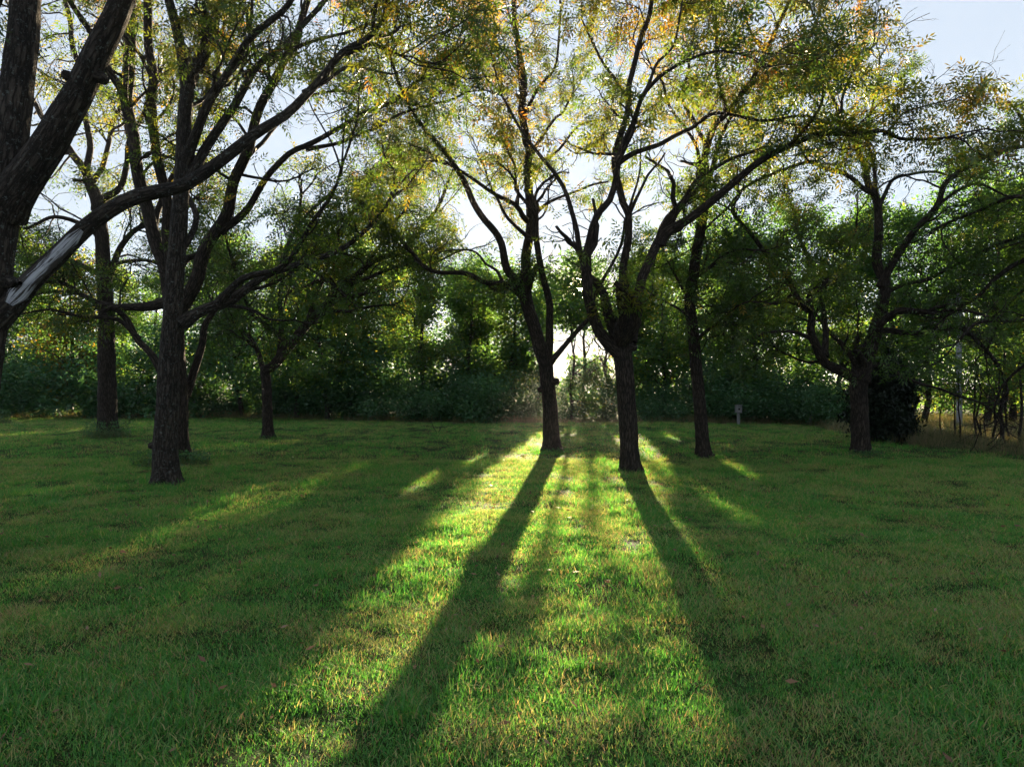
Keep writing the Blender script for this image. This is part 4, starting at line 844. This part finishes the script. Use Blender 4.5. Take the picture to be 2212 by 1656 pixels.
weed_c = coll('rough', [dict(n=46, rad=.22, hmin=.25, hmax=.6, wid=.008, lean=.3, straw=.4, lie=.0, seg=4)] * 4 + [dict(n=60, rad=.2, hmin=.12, hmax=.3, wid=.014, lean=.7, straw=.05, lie=0)] * 2, M_WEED, 8)
q2 = np.stack([r.uniform(-34, 27, 30000), r.uniform(13, 38, 30000)], -1); px = CX + q2[:, 0] / q2[:, 1] * F
ed = np.interp(px, [-200, 0, 600, 1000, 1500, 1750, 1800, 1900, 2212, 2500], [35.3, 34.7, 33.8, 29.8, 29.6, 27.8, 23.8, 19.3, 15.2, 12.8])
dd = q2[:, 1] - ed; ok = (dd > 0) & (np.where(px < 1780, dd < 2.6, dd < 14)) & (px < 2500) & (px > -250); q2 = q2[ok]; dd = dd[ok]
s = r.uniform(.6, 1.2, len(q2)) * np.clip(.5 + dd * .5, .5, 1.0); s = s * np.where(in_beam(0, 1, 0) & False, 1, 1)
u_ = q2[:, 0] - .101 * q2[:, 1]; s = np.where((u_ > -2) & (u_ < 2), s * .6, s)
scatter('rough_grass', 'tall brownish uncut grass and weeds along the edge of the lawn', 'grass', np.stack([q2[:, 0], q2[:, 1], ground_z(q2[:, 0], q2[:, 1])], -1), s, r.uniform(0, 6.28, len(q2)), r.integers(0, 6, len(q2)), weed_c, .15, 2)

# weeds left standing round trunks
def weed_clump(x0, y0, D, rx, n, label, hgt=.45, seed=1):
    r = np.random.default_rng(seed); c = P(x0, y0, D); c[2] = ground_z(c[0], c[1]); root = empty('weed_clump', c, label, 'weeds')
    V, l, z, t = blades(n, rx, .12, hgt, .012, .5, r, straw=.12, lie=.03, seg=4); o = link('blade_tuft', mesh_from('blade_tuft', V, loops=l, sizes=z, mat=M_WEED, attrs={'tint': ('FLOAT', t * .6)}), root); o['kind'] = 'stuff'
    m = n * 2; a = r.uniform(0, 6.28, m); q_ = np.sqrt(r.random(m)) * rx; lp = np.stack([np.cos(a) * q_, np.sin(a) * q_, r.random(m) ** 1.5 * hgt * .85], -1); V = diamonds(lp, r.uniform(.04, .09, m), r)
    o = link('foliage', leaf_mesh('foliage', V, np.repeat(r.uniform(.2, .8, m), 4), M_HEDGE), root); o['kind'] = 'stuff'
weed_clump(230, 950, 20.9, .68, 520, 'green weeds ringed round the broad trunk left of the foreground tree', .62, 1)
weed_clump(345, 1005, 13.9, .50, 380, 'low weeds left of the grey-limbed tree, behind the foreground trunk', .36, 2)
weed_clump(410, 1004, 13.9, .40, 300, 'dark leafy weeds right of the foreground trunk', .34, 3)
weed_clump(1868, 985, 16.0, .40, 160, 'flattened weeds at the foot of the wide-spreading tree', .14, 4)
weed_clump(578, 950, 21.3, .28, 90, 'few weeds at the foot of the small slim tree', .14, 5)
weed_clump(1192, 980, 16.6, .26, 110, 'tuft of grass at the foot of the leaning central tree', .14, 6)
weed_clump(-6, 915, 29, .5, 300, 'dark little bush at the left edge of the far lawn', .8, 7)

# small things on the lawn
def clod(x0, y0, wpx, label, seed):
    D = 2360 / (y0 - HZ); r = np.random.default_rng(seed); c = P(x0, y0, D); c[2] = ground_z(c[0], c[1]); R = wpx / 2 / F * D
    n, m = 16, 8; th = np.linspace(0, 2 * np.pi, n, endpoint=False); ph = np.linspace(0, np.pi / 2, m)
    T, Ph = np.meshgrid(th, ph); k = 1 + .5 * (vnoise(np.cos(T) * 2.5 + seed, np.sin(T) * 2.5 + Ph * 2, seed) - .5) + .25 * (r.random(T.shape) - .5) * (Ph > .05)
    V = np.stack([R * np.cos(T) * np.cos(Ph) * k, R * .8 * np.sin(T) * np.cos(Ph) * k, R * .5 * np.sin(Ph) * k - .015], -1).reshape(-1, 3)
    i_ = np.arange(n * m).reshape(m, n); Q = np.stack([i_[:-1], np.roll(i_, -1, 1)[:-1], np.roll(i_, -1, 1)[1:], i_[1:]], -1).reshape(-1, 4)
    o = link('soil_clod', mesh_from('soil_clod', V, Q, mat=M_SOIL, smooth=True)); o.location = c; tag(o, label, 'soil clod', 'clods of dark soil on the lawn')
clod(1228, 1004, 16, 'larger dark soil clod on the bright grass between the central trees', 1)
clod(1258, 1001, 12, 'soil clod just right of the larger one between the central trees', 2)
clod(1165, 973, 11, 'soil clod left of the foot of the leaning central tree', 3)
clod(1290, 1168, 13, 'soil clod in the middle of the sunlit strip nearer the viewer', 4)
clod(1212, 1052, 10, 'small soil clod beside the left central shadow', 5)
clod(1130, 985, 14, 'flat soil clod in the grass left of the leaning tree', 6)

def twig_thing(name, label, polys, D, w0, mat=M_BARKW, cat='fallen branch'):
    c = P(*polys[0][0], D); c[2] = ground_z(c[0], c[1]); root = empty(name, c, label, cat)
    for k, pl in enumerate(polys):
        pts = catmull(np.array([P(x, y, D + .15 * k * j) for j, (x, y) in enumerate(pl)]), .08); pa = Parts(); pa.add(tubes(pts[None], (w0 * np.linspace(1, .4, len(pts)) * (1 if k == 0 else .75))[None], 6)); link('twig', pa.mesh('twig', mat, c), root)
twig_thing('fallen_branch', 'bare forked twigs sticking up from a fallen branch on the far lawn', [[(946, 939), (938, 925), (930, 908)], [(944, 939), (950, 928), (962, 910)], [(946, 939), (968, 932), (1002, 918)], [(940, 938), (920, 936), (900, 930)], [(950, 930), (953, 915), (950, 900)]], 23.6, .016)
D = 4.25
twig_thing('fallen_twig', 'thin dark curved twig lying in the foreground grass left of the light strip', [[(985, 1392), (1000, 1384), (1020, 1383), (1040, 1392), (1052, 1408)]], 4.27, .006, M_BARK, 'twig')

# fallen leaves
def litter():
    r = np.random.default_rng(4); n = 2400; q2 = wedge(n, 2.4, 18, r); lp = np.stack([q2[:, 0], q2[:, 1], ground_z(q2[:, 0], q2[:, 1]) + r.uniform(.025, .06, n)], -1)
    T = np.array([[0, 0, 0], [.4, .2, .05], [1, 0, .12], [.4, -.2, .08]], float); d = r.normal(size=(n, 3)); d[:, 2] *= .3
    V = place(T, lp, norm(d), r.uniform(.03, .075, n), r, .5)
    o = link('fallen_leaves', leaf_mesh('fallen_leaves', V, np.repeat(r.random(n), 4), leaf_mat('dead_leaf', [(0, (.10, .05, .025)), (.5, (.16, .09, .045)), (1, (.22, .15, .09))], .2, 1.2)))
    tag(o, 'brown dead leaves scattered through the lawn grass', 'leaves', kind='stuff')
litter()

# ------------------------------------------------------------------ haze
hz = box(520, 400, 17.5, 0, 160, 7.25, .01, None, 'haze') if False else None
m, N, Lk = newmat('morning_haze'); out = N.new('ShaderNodeOutputMaterial'); pv = N.new('ShaderNodeVolumePrincipled')
pv.inputs['Color'].default_value = (.95, .96, 1.0, 1); pv.inputs['Density'].default_value = HAZE; pv.inputs['Anisotropy'].default_value = .5
Lk.new(pv.outputs[0], out.inputs['Volume'])
x0, x1, y0, y1, z0, z1 = -330, 330, -40, 430, -1.3, 15.9
Vb = [(x, y, z) for x in (x0, x1) for y in (y0, y1) for z in (z0, z1)]
me = mesh_from('haze', Vb, [(0, 1, 3, 2), (4, 6, 7, 5), (0, 4, 5, 1), (2, 3, 7, 6), (0, 2, 6, 4), (1, 5, 7, 3)], mat=m)
h = link('haze', me); h['kind'] = 'stuff'; h['label'] = 'thin morning haze lying over the lawn and the wood'; h['category'] = 'haze'

import sys
tot = sum(len(o.data.loops) - 2 * len(o.data.polygons) for o in SC.objects if o.type == 'MESH')
zmax = max((o.matrix_world @ Vector(c)).z for o in SC.objects if o.type == 'MESH' and o.name != 'haze' for c in o.bound_box)
print('TRIS', tot, 'unique', sum(len(m_.loops) - 2 * len(m_.polygons) for m_ in bpy.data.meshes), 'zmax', zmax, NT, file=sys.stderr)
